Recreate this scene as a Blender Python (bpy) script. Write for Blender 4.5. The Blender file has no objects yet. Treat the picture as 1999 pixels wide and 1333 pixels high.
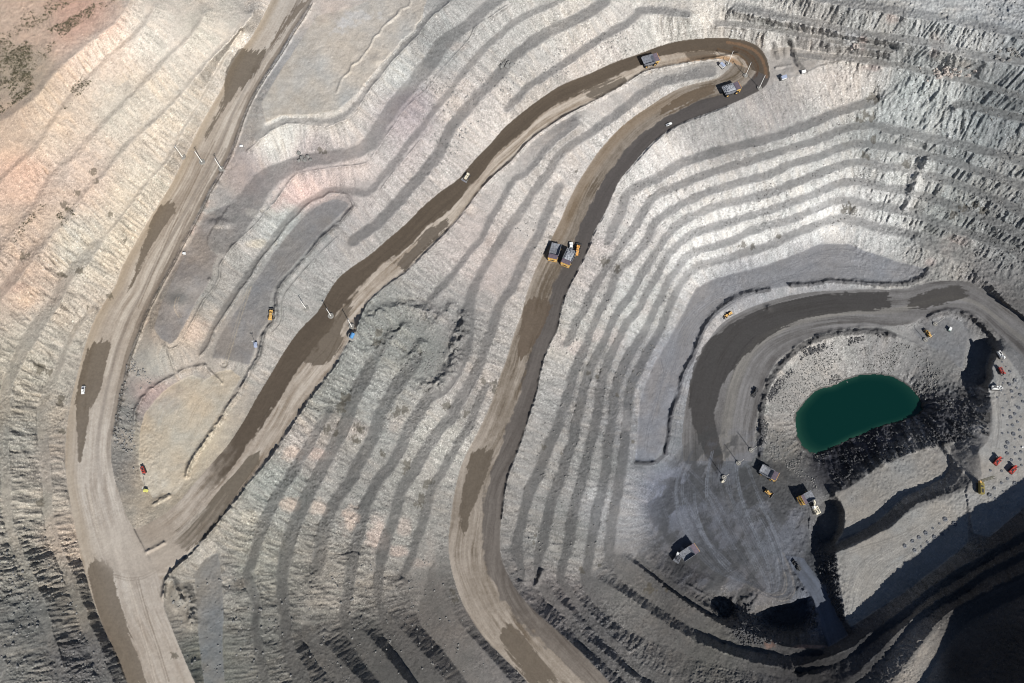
import bpy, math, random
import numpy as np
random.seed(7); rng = np.random.default_rng(11)
R = math.radians
sc = bpy.context.scene
col = sc.collection
# ------------------------------------------------------------------ camera, sky, sun, exposure
FPX = 1332.7; CX = 999.5; CY = 666.5; TILT = R(21.8); CAMZ = 546.0
ct, st = math.cos(TILT), math.sin(TILT)
cam_d = bpy.data.cameras.new('camera'); cam = bpy.data.objects.new('camera', cam_d); col.objects.link(cam)
cam_d.lens = 24.0; cam_d.sensor_width = 36.0; cam_d.clip_start = 1.0; cam_d.clip_end = 12000.0
cam.location = (0, 0, CAMZ); cam.rotation_euler = (TILT, 0, 0)
sc.camera = cam
SUN_EL = R(38.0)
SH = np.array([0.507, -0.862])                 # horizontal direction towards the sun
world = bpy.data.worlds.new("World"); sc.world = world; world.use_nodes = True
nt = world.node_tree; bg = nt.nodes['Background']
sky = nt.nodes.new('ShaderNodeTexSky'); sky.sky_type = 'NISHITA'; sky.sun_disc = False
sky.sun_elevation = SUN_EL; sky.sun_rotation = math.atan2(SH[0], SH[1]); sky.altitude = 2500.0
sky.dust_density = 0.6
nt.links.new(sky.outputs[0], bg.inputs[0]); bg.inputs[1].default_value = 0.06
sun_d = bpy.data.lights.new('sun', 'SUN'); sun_d.energy = 4.8; sun_d.angle = R(0.5); sun_d.color = (1.0, 0.975, 0.935)
sun = bpy.data.objects.new('sun', sun_d); col.objects.link(sun)
sun.rotation_euler = (math.pi/2 - SUN_EL, 0, math.atan2(SH[0], -SH[1]))
sc.view_settings.view_transform = 'Standard'; sc.view_settings.look = 'None'
sc.view_settings.gamma = 1.0; sc.view_settings.use_curve_mapping = False
sc.view_settings.exposure = 0.48
sc.cycles.pixel_filter_type = 'BLACKMAN_HARRIS'; sc.cycles.filter_width = 1.0

# ------------------------------------------------------------------ photograph pixel <-> world
def unproj(px, py, z):
    dx = (px - CX)/FPX; dy = (py - CY)/FPX
    k = (CAMZ - z)/(ct + dy*st)
    return dx*k, (st - dy*ct)*k
def proj(x, y, z):
    dep = y*st + (CAMZ - z)*ct
    up = y*ct - (CAMZ - z)*st
    return CX + FPX*x/dep, CY - FPX*up/dep
# ------------------------------------------------------------------ survey of the pit (benches, pads, roads)
# level strips: (z_start, z_end, half_width, "x,y[,w] ...")
S = """
79 79 9|1190,470 1200,439 1213,414 1220,383 1240,366 1288,346 1326,321 1363,308 1401,296 1451,283 1500,271 1537,258 1582,241 1629,221 1674,206 1707,198
68 68 8|1107,668 1115,657 1125,627 1140,607 1160,560 1177,534 1200,500 1220,467 1240,441 1253,419 1266,396 1283,378 1308,368 1338,356 1363,346 1401,333 1438,321 1471,311 1500,303 1549,288 1599,271 1637,256 1674,246 1712,243 1737,253 1762,256 1800,266 1832,273 1875,281 1912,292 1950,300 1999,315 2080,345 2200,400
58 58 8|1020,1123 1015,1100 1009,1067 1015,1033 1024,997 1030,967 1044,937 1054,917 1068,877 1080,851 1092,827 1102,797 1112,762 1120,730 1133,700 1145,670 1157,640 1173,600 1190,575 1203,535 1242,494 1265,467 1273,441 1286,426 1306,414 1331,399 1363,383 1401,368 1438,358 1471,348 1500,343 1537,323 1574,311 1612,301 1639,288 1669,281 1699,281 1737,287 1762,290 1800,300 1825,308 1862,316 1900,331 1937,341 1962,351 1999,363 2100,400
48 48 8|1231,1328 1198,1299 1166,1272 1141,1254 1121,1224 1108,1197 1074,1168,9 1054,1134 1049,1100 1058,1067 1064,1033 1070,1007 1078,977 1088,947 1098,923 1108,887 1120,857 1124,827 1132,793 1141,755 1150,725 1165,695 1185,655 1197,625 1212,600 1232,575 1250,542 1273,505 1297,467 1303,461 1316,444 1338,429 1363,416 1401,401 1438,393 1476,383 1500,378 1537,363 1574,348 1612,333 1644,321 1674,316 1699,318 1724,326 1749,326 1775,330 1817,343 1862,356 1900,371 1937,386 1975,403 1999,416 2100,460
38 38 8|1300,1330 1243,1303 1216,1276 1186,1247 1164,1224 1137,1191 1112,1159 1094,1128 1099,1100 1108,1067 1114,1033 1120,997 1128,967 1136,937 1142,907 1152,867 1162,827 1168,797 1172,760 1180,727 1192,692 1205,665 1222,630 1248,602 1260,572 1282,540 1302,500 1335,467 1346,460 1363,452 1388,443 1426,434 1463,421 1500,411 1537,398 1574,386 1612,368 1649,356 1687,356 1724,366 1749,370 1770,372 1800,383 1837,393 1875,408 1912,421 1950,438 1999,461 2100,510
28 28 8|1600,1325 1560,1318,8 1500,1308,8 1450,1297,9 1400,1283,12 1355,1268,14 1321,1250,16 1288,1235,20 1243,1210,24 1198,1180,24 1164,1150,18 1144,1130,12 1148,1100 1153,1067 1160,1033 1164,997 1174,967 1180,937 1184,907 1188,867 1194,827 1198,797 1197,774 1205,747 1217,717 1230,692 1245,669 1262,642 1277,607 1290,582 1302,554 1322,524 1337,504 1362,490 1400,480 1438,467 1463,451 1500,439 1537,431 1574,416 1612,398 1639,391 1674,393 1699,401 1724,403 1750,408 1774,411 1800,423 1837,438 1875,451 1925,466 1962,482 1999,500 2100,560
18 18 8|1600,1275,6 1540,1270,8 1500,1262,12 1450,1250,14 1400,1232,16 1355,1205,18 1310,1175,20 1265,1145,20 1231,1120,20 1205,1100,14 1189,1085,10 1190,1055 1192,1027 1198,997 1204,967 1208,937 1214,907 1218,867 1222,827 1226,797 1227,767 1237,737 1250,712 1262,687 1277,664 1292,634 1302,607 1315,579 1327,557 1345,532 1362,519 1387,512 1425,502 1462,489 1500,480 1537,462 1574,446 1612,431 1637,425 1674,431 1712,443 1749,451 1787,458
19 19 14|1800,465 1849,485 1887,500 1924,525 1955,555 1985,590 2020,625 2100,700
92 92 8|1870,203 1887,203 1925,213 1962,223 1999,233 2100,262
104 108 7|1560,112 1599,110 1649,112 1699,118 1749,126 1799,136 1849,148 1889,157 1939,172 1999,188 2100,215
130 130 8|1440,14 1474,21 1510,30 1562,38 1614,49 1667,63 1737,72 1807,82 1859,96 1912,108 1999,122 2100,140
118 118 6|1400,45 1440,46 1500,55 1560,66 1620,78 1680,88 1740,98
146 146 8|1560,-20 1600,-5 1680,10 1769,24 1850,38 1940,55 1999,70 2100,95
106 99 8|1386,140,11 1350,146,10 1320,153 1290,160 1250,186 1213,216 1175,243 1138,268 1100,293 1083,316 1063,346 1038,378 1020,408 1002,431 986,454 958,500 930,549 915,600,11 910,640,14 910,680,13 886,724,11 866,756,10 836,776,9 816,810,9 796,844 780,880 762,912 740,935 726,960 712,990 706,1020 700,1050 690,1075
117 112 6|1125,241 1100,262 1075,281 1050,313 1025,341 1004,350 979,392 958,427 941,467 923,485 892,524 860,563 839,584
97 86 8.5|1090,365 1075,400 1055,450 1038,480 1021,514 998,566 980,586 970,610 960,644 948,672 940,700 928,730 912,756 896,786 880,818 866,830 848,852 830,880 812,912 796,936 782,960 774,990 766,1020 754,1050 746,1080 740,1117 738,1150 740,1175,6 748,1200,8 758,1222,14 776,1246,16 798,1274,18 824,1306,19 848,1340,20 880,1390,20
81 76 6.5|950,752 936,776 924,810 910,840 898,856 880,890 860,924 844,952 836,980 828,1010 816,1046 808,1070 800,1095 788,1120
108 107 9|816,698 800,720 784,740 770,760 756,784 744,806 724,860 710,886 696,912 686,936 670,956 650,984 640,1012 630,1040 626,1070 620,1100
100 101 9|690,1090 684,1130 676,1170 672,1200,8 680,1222,12 696,1242,15 716,1267,18 740,1297,19 764,1327,19 800,1375,19
118 124 10|770,646,6 750,672 730,700 716,730 704,750 688,780 680,810 672,830 656,860 644,884 630,908 616,936 604,960 590,990 576,1020 566,1050 560,1074 554,1106 550,1136 552,1170 558,1210 559,1250,11 570,1285,13 588,1325,15 620,1400,16
113 113 8|594,1225,8 604,1245,11 623,1268,14 646,1295,17 670,1320,18 712,1370,18
134 132 8|640,810,5 620,840,6 606,864 590,890 576,916 560,940 540,970 526,1000 512,1030 500,1070 490,1100 482,1124 494,1152 502,1190 498,1220 504,1260 512,1300 520,1340 540,1400
168 160 7|184,600,4 156,630,5 140,656,5 128,680,5 120,704,6 108,730,6 94,756,7 84,790,7 78,830,7 88,900,8 92,960,8 95,1020,9 115,1080,9 140,1140,9 165,1210,9 195,1290,9 215,1350,9
190 172 8|470,60,5 440,110,5 400,180,5 372,230,5 350,266,6 328,310,6 300,340,6 280,364,6 260,392,7 244,412,7 226,436 200,466,10 180,486,10 160,512,10 140,530,10 120,556,10 112,580,10 90,610,11 70,640,12 52,670,12 36,700,11 22,730,10 10,765,10 8,850,8 12,950,8 15,1010,8 28,1060,8 60,1130,7 85,1200,7 110,1280,7 130,1350,7
203 184 9|490,28 455,70 403,122 336,200 280,252 230,300 200,340 176,360 156,386 140,412 120,436 96,460 76,480 56,502 40,526 20,550 0,572 -40,620 -60,800 -60,1000 -40,1150 0,1300 40,1420
213 200 9|396,28 368,70 315,122 252,189 196,245 140,306 120,320 96,344 84,366 70,390 56,414 36,436 16,460 0,480 -60,560
224 210 9|298,18 266,63 217,105 168,154 119,210 66,290 40,312 20,330 0,350 -60,420
232 222 14|250,-10 230,30 170,80 110,130 60,190 0,230 -60,290
184 184 5|872,4 852,20 836,32 822,50 810,68 792,84 772,106 756,122 738,148 722,164 706,188 692,208 680,222 660,230 640,238 600,235 560,234 525,250 500,270
171 169 9|1000,-20 950,15,10 925,38,11 890,65,11 860,90,14 840,122,14 812,155,13 782,190,13 760,220,13 742,246,13 722,280,13 690,298,11 650,306,12 600,314,12 560,328,14 520,350,18 490,390,22 460,430,25 430,470,24
157 157 6|1110,-10 1070,12 1030,28 1000,46 975,68 950,90 925,118 900,148 874,184 850,212 826,246 800,276 777,309 747,344 726,371 708,377 679,370 649,370 619,383 598,395 570,420 545,452 520,485 500,512 482,540 465,562 448,588 430,618 416,642 406,666 396,684
145 145 10|1180,4 1150,24 1120,40 1090,52 1060,68 1030,88 1000,112 970,150 940,180 910,214 880,250 857,300 836,326 812,353 789,380 762,410 738,436 715,452 690,470
133 131 7|1340,28 1300,22 1252,20 1240,34 1210,54 1180,70 1150,90 1120,112 1090,130 1060,152 1030,170 1010,192 992,212
24 24 8|1560,1308 1650,1278 1703,1243 1766,1198 1807,1163 1852,1131 1897,1106 1941,1079 1999,1048 2080,1000
31 31 7|1600,1370 1680,1318 1740,1258 1785,1212 1825,1184 1870,1158 1926,1120 1999,1085 2080,1045
39 39 3|1640,1420 1700,1375 1745,1333 1772,1296 1800,1258 1830,1220 1866,1190 1920,1160 1999,1122 2080,1080
39 39 12|1690,1440 1740,1390 1790,1330 1820,1280 1850,1240 1890,1200 1950,1170 2040,1130
11 11 6|1396,1200 1350,1172 1310,1142 1270,1110 1245,1088
"""
# filled level areas: z|polygon
PADS = """
8|146,147,152|1500,516 1537,502 1569,489 1599,476 1654,475 1687,489 1749,509 1799,522 1817,528 1805,540 1760,552 1700,556 1640,550 1580,552 1500,565 1450,585 1400,615 1375,640 1360,680 1345,710 1325,750 1318,790 1305,830 1295,870 1278,900 1240,900 1243,860 1246,800 1250,775 1262,742 1278,706 1294,681 1310,652 1328,620 1345,588 1358,563 1388,546 1425,535
0|1300,960 1335,870 1400,800 1450,850 1470,880 1490,905 1560,950 1582,1000 1580,1060 1570,1090 1550,1150 1545,1172 1500,1168 1450,1150 1400,1130 1350,1110 1300,1075 1270,1030 1262,980
3|158,154,147|1627,962 1650,956 1680,936 1720,906 1760,891 1800,876 1830,866 1868,863 1854,880 1851,905 1849,922 1840,935 1820,945 1800,955 1775,965 1760,975 1740,993 1720,1012 1700,1027 1660,1050 1628,1064 1646,1035 1649,1000 1641,980
13|166,162,154|1630,1078 1680,1058 1740,1028 1760,1008 1790,982 1820,974 1850,964 1888,948 1890,1060 1830,1110 1760,1160 1700,1200 1660,1225 1650,1210 1642,1150 1634,1110
14|168,164,157|1890,944 1908,937 1917,930 1914,900 1910,880 1927,862 1937,840 1937,800 1932,770 1927,757 1937,737 1935,715 1947,692 1957,684 1985,722 2010,762 2060,850 2060,950 2000,990 1930,1050 1900,1040 1885,960
-2|1905,668 1922,664 1938,682 1931,700 1926,725 1924,745 1912,753 1895,743 1888,733 1896,710 1899,690
2|138,138,139|1780,642 1812,626 1850,618 1876,630 1892,650 1884,690 1880,720 1866,712 1840,690 1800,665
-13|1500,1206 1520,1195 1550,1186 1572,1174 1576,1195 1570,1212 1548,1222 1500,1216
-8|1392,1180 1410,1172 1428,1178 1430,1195 1420,1206 1400,1205
-9|1598,985 1612,978 1630,985 1638,1000 1636,1030 1622,1058 1606,1062 1594,1040 1594,1010
-19|1570,825 1575,800 1600,775 1640,760 1690,745 1740,750 1775,775 1785,790 1720,815 1650,845 1600,868 1578,860
152|212,200,180|352,742 328,756 305,778 284,806 274,836 272,870 270,905 277,940 300,972 318,962 342,966 358,945 368,912 385,880 414,829 438,792 462,752 470,738 452,722 425,726 400,742 375,732
156|148,145,143|655,388 672,392 681,400 670,414 652,430 625,456 604,482 584,505 562,530 542,550 528,574 526,600 524,626 510,642 502,660 498,680 486,712 440,700 415,700 420,675 435,645 460,610 485,572 505,540 530,500 555,467 580,437 605,412 632,395
168|160,154,150|400,420 440,400 480,400 500,420 486,440 465,455 442,478 425,500 416,518 414,540 402,562 386,584 372,612 358,638 345,662 332,672 312,660 300,640 312,600 330,560 350,520 375,470
186|208,200,187|620,30 700,10 760,-20 840,-30 820,50 780,90 740,130 700,180 660,215 600,225 550,225 520,240 510,200 540,150 580,90
104|186,178,169|1505,95 1545,90 1600,104 1590,130 1545,150 1510,158 1500,140
144|136,135,132|398,1092 425,1078 433,1130 436,1200 434,1260 440,1350 400,1350 388,1250 384,1180 380,1120
71|848,1095 862,1150 884,1195 912,1233 952,1276 1006,1340 920,1345 892,1303 855,1258 824,1226 812,1195 828,1150 836,1110
"""
# roads: name|z list|left edge|right edge (edges traced in the same sense)
ROADS = {
'outer': ("192 188 184 179 174 169 165 162 160 158 156 154 152 150",
 "590,-120 530,0 510,40 490,75 470,100 450,130 435,170 415,205 395,240 375,280 355,320 335,360 310,400 285,440 262,480 240,520 225,560 205,590 185,625 170,665 160,700 150,740 140,780 132,830 128,880 130,930 138,980 150,1040 160,1090 170,1130 185,1180 205,1230 230,1280 250,1333 290,1420",
 "670,-120 608,0 590,30 570,60 550,95 530,125 510,155 490,190 475,225 462,260 446,300 428,335 410,365 393,400 373,440 356,470 336,510 316,545 298,580 283,610 268,650 253,690 243,730 233,770 226,810 218,850 216,890 222,930 235,975 246,1008 262,1034 296,1085 318,1130 318,1180 330,1215 348,1260 365,1300 380,1333 420,1420"),
'upper': ("104 106 108 111 115 119 123 127 131 135 139 143 147 150 153 155",
 "1502,150 1500,130 1494,110 1480,92 1455,80 1420,75 1380,75 1330,80 1290,90 1250,105 1200,122 1150,145 1100,165 1060,190 1020,220 985,250 955,285 925,315 895,350 860,375 825,405 790,440 755,470 720,500 690,520 660,545 640,575 620,610 590,640 560,680 530,730 500,780 475,825 445,870 410,910 375,950 350,980 320,1005 290,1022 274,1030 262,1032",
 "1432,132 1430,124 1425,120 1418,117 1410,115 1400,114 1385,115 1360,118 1330,122 1300,128 1265,135 1245,145 1205,170 1160,195 1110,220 1070,245 1030,275 1000,310 970,335 940,365 905,410 880,440 850,470 820,500 790,530 760,550 735,570 715,590 700,620 692,650 680,665 660,700 635,735 600,780 570,825 540,870 510,910 480,945 450,985 420,1020 400,1045 365,1080 335,1108 314,1130"),
'lower': ("104 102 100 97 94 91 87 84 81 78 75 73 71 69 67 65 62 59 56",
 "1432,124 1424,134 1412,145 1395,155 1360,163 1330,172 1300,187 1270,207 1240,227 1215,247 1190,272 1165,302 1145,332 1125,365 1110,395 1095,430 1078,465 1065,490 1045,530 1030,570 1020,610 1005,650 990,700 975,740 962,780 945,820 925,860 905,900 893,940 885,980 880,1020 876,1060 880,1100 890,1140 905,1180 925,1215 950,1250 985,1285 1020,1320 1070,1380",
 "1502,150 1495,165 1483,175 1450,192 1420,205 1380,220 1340,235 1300,257 1265,285 1235,320 1210,350 1195,380 1180,415 1160,450 1145,490 1125,530 1110,560 1095,600 1088,640 1068,680 1055,720 1048,760 1035,800 1020,850 1005,890 990,930 983,970 978,1010 975,1050 978,1090 990,1120 1010,1155 1040,1190 1080,1225 1120,1260 1160,1300 1190,1333 1240,1385"),
'ramp': ("17 15 12 10 9 8 6.5 5 4 3 2 1 0.5 0 0",
 "2100,690 2040,655 1999,620 1970,600 1940,580 1910,560 1885,550 1850,548 1810,553 1780,562 1735,566 1690,565 1640,567 1590,570 1540,578 1490,592 1450,608 1415,628 1390,655 1372,685 1357,720 1347,755 1338,800 1333,850 1335,900",
 "2060,740 2010,705 1980,680 1950,650 1925,628 1900,612 1870,602 1845,604 1810,614 1780,630 1735,636 1700,636 1660,640 1620,648 1580,658 1545,680 1515,705 1498,735 1487,765 1480,795 1475,820 1473,840 1470,860 1468,880 1468,900"),
'access': ("0 0 1 2 3 5",
 "1535,1085 1548,1110 1565,1135 1585,1165 1597,1195 1608,1230 1618,1262",
 "1568,1090 1580,1108 1598,1130 1615,1160 1630,1190 1642,1215 1655,1240"),
}
# windrows and mounds: height, half width|line
RIDGES = """
3.2 3|1420,210 1380,225 1340,240 1300,262 1268,290 1238,325 1213,355 1198,385 1183,420 1163,455 1148,493 1128,533 1113,563 1098,603 1091,643 1071,683 1058,723 1051,763 1038,803 1023,853 1008,893 993,933 986,973 981,1013
3.0 2.8|1440,104 1400,112 1360,118 1330,125 1300,131 1265,138 1245,148 1205,173 1160,198 1110,223 1070,248 1030,278 1000,313 970,338 940,368 908,413 883,443 853,473 823,503 793,533 763,553 738,573 718,593 703,623 696,648
4.2 3.5|684,668 664,703 639,738 604,783 574,828 544,873 514,913 484,948 454,988 424,1023 404,1048 374,1083 344,1108 324,1133 318,1165
2.6 3|610,5 592,35 572,65 552,100 532,130 512,160 492,195 477,230 465,265 449,305 431,340 413,370 396,405 376,445 359,475 339,515 319,550 301,585 286,615 271,655 256,695 246,735 236,775 229,815 222,850
1.6 2.5|753,267 723,312 702,322 670,325 619,332 583,340 562,359 542,389 518,416 500,438 480,456 454,480 438,504 429,520 428,540 416,564 398,586 384,612 370,638 356,664 344,677 330,682 318,674
1.6 2.5|998,6 960,32 928,54 918,74 890,106 860,140 832,176 812,192 784,222 774,238 756,264
1.4 2.2|880,2 860,20 844,32 830,50 818,68 800,84 780,106 764,122 746,148 730,164 714,188 700,210 688,228 664,238 640,248 600,244 560,242 525,259 501,280 483,294
1.2 2|802,0 798,12 782,18 775,30 762,40 748,52 740,66 730,72 724,88 715,100 706,112 700,120 686,128 683,140 670,150 664,162 658,180
1.4 2.2|916,150 888,188 870,212 848,238 824,270 789,312 753,356 729,395 720,404
1.6 2.4|690,400 679,381 660,378 643,377 631,386 607,395 586,416 562,440 545,463 530,482 508,508 490,540 470,566 456,588 432,624 418,646 410,668 400,684 390,695
3.5 4|690,404 679,416 661,437 648,448 630,462 610,486 590,510 570,534 550,554 540,574 538,592 538,615 534,628 520,642 512,660 509,680 504,696 490,720 480,742 464,768 448,790 426,826 396,868 371,905 364,929
1.2 2|660,462 630,490 600,522 580,545 560,570 552,590 551,615 548,632 532,650
3.5 4.5|1814,528 1800,542 1770,553 1730,556 1690,553 1650,550 1620,548 1600,553 1570,556 1545,556
3.5 4.5|1502,565 1470,570 1440,580 1410,600 1385,625 1372,650 1362,672 1352,700 1335,730 1330,755 1326,775 1315,800 1310,830 1306,860 1300,885
2.5 3.5|1278,903 1262,905 1242,902
4 7|1486,888 1488,850 1487,815 1490,785 1500,755 1515,728 1535,705 1560,682 1590,665 1620,655 1650,650 1690,647 1722,648 1735,652
1.5 3|1735,652 1760,660 1790,672 1815,690
3.5 4|1803,628 1815,618 1835,610 1860,607 1885,612 1905,622 1925,640 1945,660
2 3|1580,560 1600,560
2.5 5|1512,85 1518,112
3 5|1545,80 1550,100 1560,125 1575,140
1.5 2.5|1515,132 1545,127
1.5 2.5|1640,120 1600,130 1580,140 1555,150 1530,155
1.2 2|1260,88 1300,75 1340,62 1380,55 1420,53 1470,58
6 11|903,615 902,640 890,670 886,700 878,725 860,745 832,752
5 8|788,712 808,690 826,668
5 10|690,650 715,622 750,605 800,600 840,612
4 9|845,630 862,615 880,600
4 9|715,690 745,670 770,650 790,640
2.5 6|335,1130 350,1160 368,1190 372,1220
3 8|364,1150 374,1185 376,1215
1.4 2.5|322,668 345,735
2.5 4|400,713 360,722 344,732 316,745 292,762 276,780 266,796 262,815 264,835
1.8 3|402,718 420,735 432,748
2 3|408,545
3 5|1060,1115 1045,1145
2 7|1455,1170 1480,1160 1470,1180
1.5 5|1560,1150 1580,1185 1590,1220 1560,1240
1.2 4|1540,1090 1556,1120 1570,1150
2 7|1600,1085 1620,1110 1632,1150 1640,1190
3 5|1430,1170 1440,1200 1470,1225 1510,1240
3 4|1843,868 1858,895 1880,920
4 7|1812,312 1800,330 1788,352 1778,378 1768,405
3 6|1500,600 1501,601
1.5 3|300,985 330,968
1.6 3|285,1078 320,1060
1.5 2|1395,1170 1340,1140
"""
LAKE = "1553,822 1556,805 1572,785 1585,770 1600,760 1625,755 1650,742 1680,733 1710,731 1740,735 1765,748 1785,765 1798,785 1799,800 1790,808 1760,820 1720,830 1690,843 1660,855 1640,865 1610,880 1590,884 1570,873 1557,850"
SHADOW_EDGE = "1840,1045 1880,1015 1915,985 1930,990 1960,965 1985,945 1999,935 2030,905"
LIT_EDGE = "1866,1187 1855,1215 1840,1260 1810,1310 1790,1340"
# wet patches on roads: r,g,b|polygon
WET = """
100,90,78|470,93 483,95 505,100 522,92 515,110 500,140 480,165 465,175 450,195 432,215 420,235 405,265 395,270 425,215 440,180 437,155 445,130 460,105
120,108,95|604,4 560,50 530,92 520,98 545,55 575,15 585,0
104,93,80|313,398 325,396 337,391 345,402 343,415 335,425 325,440 310,455 300,470 290,490 275,525 258,555 245,575 262,530 275,490 287,460 293,435 305,410
104,93,80|178,670 190,668 200,663 215,668 217,675 210,700 203,730 198,760 185,785 175,800 168,850 160,900 152,900 150,830 147,780 155,740 165,700 172,680
112,101,88|170,1105 185,1092 200,1090 212,1100 222,1125 225,1150 232,1180 250,1230 275,1290 290,1340 250,1340 225,1280 200,1220 185,1170 175,1130
104,93,80|590,700 610,715 640,710 660,690 675,660 665,650 685,600 690,575 650,620 620,650
104,95,82|340,1045 345,1070 370,1073 400,1050 440,1000 475,950 510,900 505,880 480,895 440,940 400,990 365,1020
100,91,80|1140,185 1160,195 1200,175 1225,160 1220,150 1180,160 1150,172
105,92,78|1335,100 1345,115 1375,118 1400,112 1395,98 1360,95
95,86,76|770,515 790,530 820,500 850,470 880,440 870,425 830,450 800,485
104,90,76|1025,590 1040,580 1070,583 1075,600 1060,640 1045,670 1030,690 1015,700 1010,680 1015,640 1020,610
100,90,78|920,885 940,873 965,878 955,910 945,940 930,975 915,1010 910,1045 900,1035 897,1000 905,950 912,910
100,90,78|975,1240 985,1222 1000,1222 1020,1240 1060,1290 1090,1335 1040,1335 1010,1300 985,1265
108,92,74|1375,165 1395,160 1400,175 1375,190 1320,212 1290,225 1290,212 1330,185
62,60,59|1735,567 1740,600 1700,605 1640,612 1580,620 1530,640 1490,665 1450,700 1410,750 1395,800 1400,850 1412,900 1402,932 1372,880 1350,820 1345,760 1355,710 1380,665 1420,635 1480,605 1540,585 1600,575 1660,570
72,69,66|1770,600 1780,580 1830,562 1870,555 1888,565 1890,580 1850,590 1800,605
"""
# colour of the ground, as seen, lower right wall darkened for its shade: x,y,r,g,b
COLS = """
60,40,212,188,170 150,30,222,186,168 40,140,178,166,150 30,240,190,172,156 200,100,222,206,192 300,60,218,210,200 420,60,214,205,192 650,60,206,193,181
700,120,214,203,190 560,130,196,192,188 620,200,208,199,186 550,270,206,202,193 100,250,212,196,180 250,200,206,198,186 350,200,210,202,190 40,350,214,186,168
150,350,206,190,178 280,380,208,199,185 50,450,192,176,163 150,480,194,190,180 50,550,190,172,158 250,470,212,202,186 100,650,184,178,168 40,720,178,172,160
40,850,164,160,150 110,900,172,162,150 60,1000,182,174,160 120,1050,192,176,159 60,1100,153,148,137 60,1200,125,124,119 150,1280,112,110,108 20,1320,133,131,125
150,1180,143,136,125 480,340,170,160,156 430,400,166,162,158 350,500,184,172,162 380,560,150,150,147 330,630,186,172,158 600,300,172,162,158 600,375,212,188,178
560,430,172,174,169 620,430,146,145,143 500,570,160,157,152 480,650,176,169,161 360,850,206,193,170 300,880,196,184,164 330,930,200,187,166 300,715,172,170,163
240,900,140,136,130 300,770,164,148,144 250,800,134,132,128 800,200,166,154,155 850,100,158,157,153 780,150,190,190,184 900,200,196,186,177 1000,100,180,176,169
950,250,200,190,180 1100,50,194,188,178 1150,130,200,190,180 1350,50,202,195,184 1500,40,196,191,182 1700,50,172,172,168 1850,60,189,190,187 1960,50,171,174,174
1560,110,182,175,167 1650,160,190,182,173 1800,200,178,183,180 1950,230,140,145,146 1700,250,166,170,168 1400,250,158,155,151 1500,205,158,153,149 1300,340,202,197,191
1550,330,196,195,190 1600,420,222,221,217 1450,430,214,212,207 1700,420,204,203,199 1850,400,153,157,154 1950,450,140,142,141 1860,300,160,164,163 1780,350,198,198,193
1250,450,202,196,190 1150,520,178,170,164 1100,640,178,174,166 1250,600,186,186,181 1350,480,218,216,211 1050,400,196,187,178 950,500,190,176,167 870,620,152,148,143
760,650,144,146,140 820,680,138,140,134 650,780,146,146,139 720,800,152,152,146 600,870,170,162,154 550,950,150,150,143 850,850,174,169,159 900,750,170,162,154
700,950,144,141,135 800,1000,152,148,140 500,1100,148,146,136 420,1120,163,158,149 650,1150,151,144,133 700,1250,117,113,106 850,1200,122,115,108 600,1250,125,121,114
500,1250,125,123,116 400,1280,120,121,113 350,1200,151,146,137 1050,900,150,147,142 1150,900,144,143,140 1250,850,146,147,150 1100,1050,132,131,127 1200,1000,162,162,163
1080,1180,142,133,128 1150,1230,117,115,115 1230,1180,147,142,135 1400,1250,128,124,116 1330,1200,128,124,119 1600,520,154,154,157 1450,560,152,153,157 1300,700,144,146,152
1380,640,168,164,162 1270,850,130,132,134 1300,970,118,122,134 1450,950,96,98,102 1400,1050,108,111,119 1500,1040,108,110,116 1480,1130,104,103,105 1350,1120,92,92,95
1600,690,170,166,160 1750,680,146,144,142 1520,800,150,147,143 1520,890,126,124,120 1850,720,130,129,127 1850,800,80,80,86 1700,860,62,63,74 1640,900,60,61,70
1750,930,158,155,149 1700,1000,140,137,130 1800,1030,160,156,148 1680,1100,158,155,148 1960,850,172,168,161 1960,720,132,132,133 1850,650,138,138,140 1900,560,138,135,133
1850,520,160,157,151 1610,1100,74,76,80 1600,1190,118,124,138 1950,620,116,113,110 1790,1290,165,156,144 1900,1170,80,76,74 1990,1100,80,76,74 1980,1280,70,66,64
1700,1250,78,78,82 1600,1300,70,68,68 1880,1300,70,66,64 1550,1210,84,84,84 1450,1220,114,112,110
"""
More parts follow.
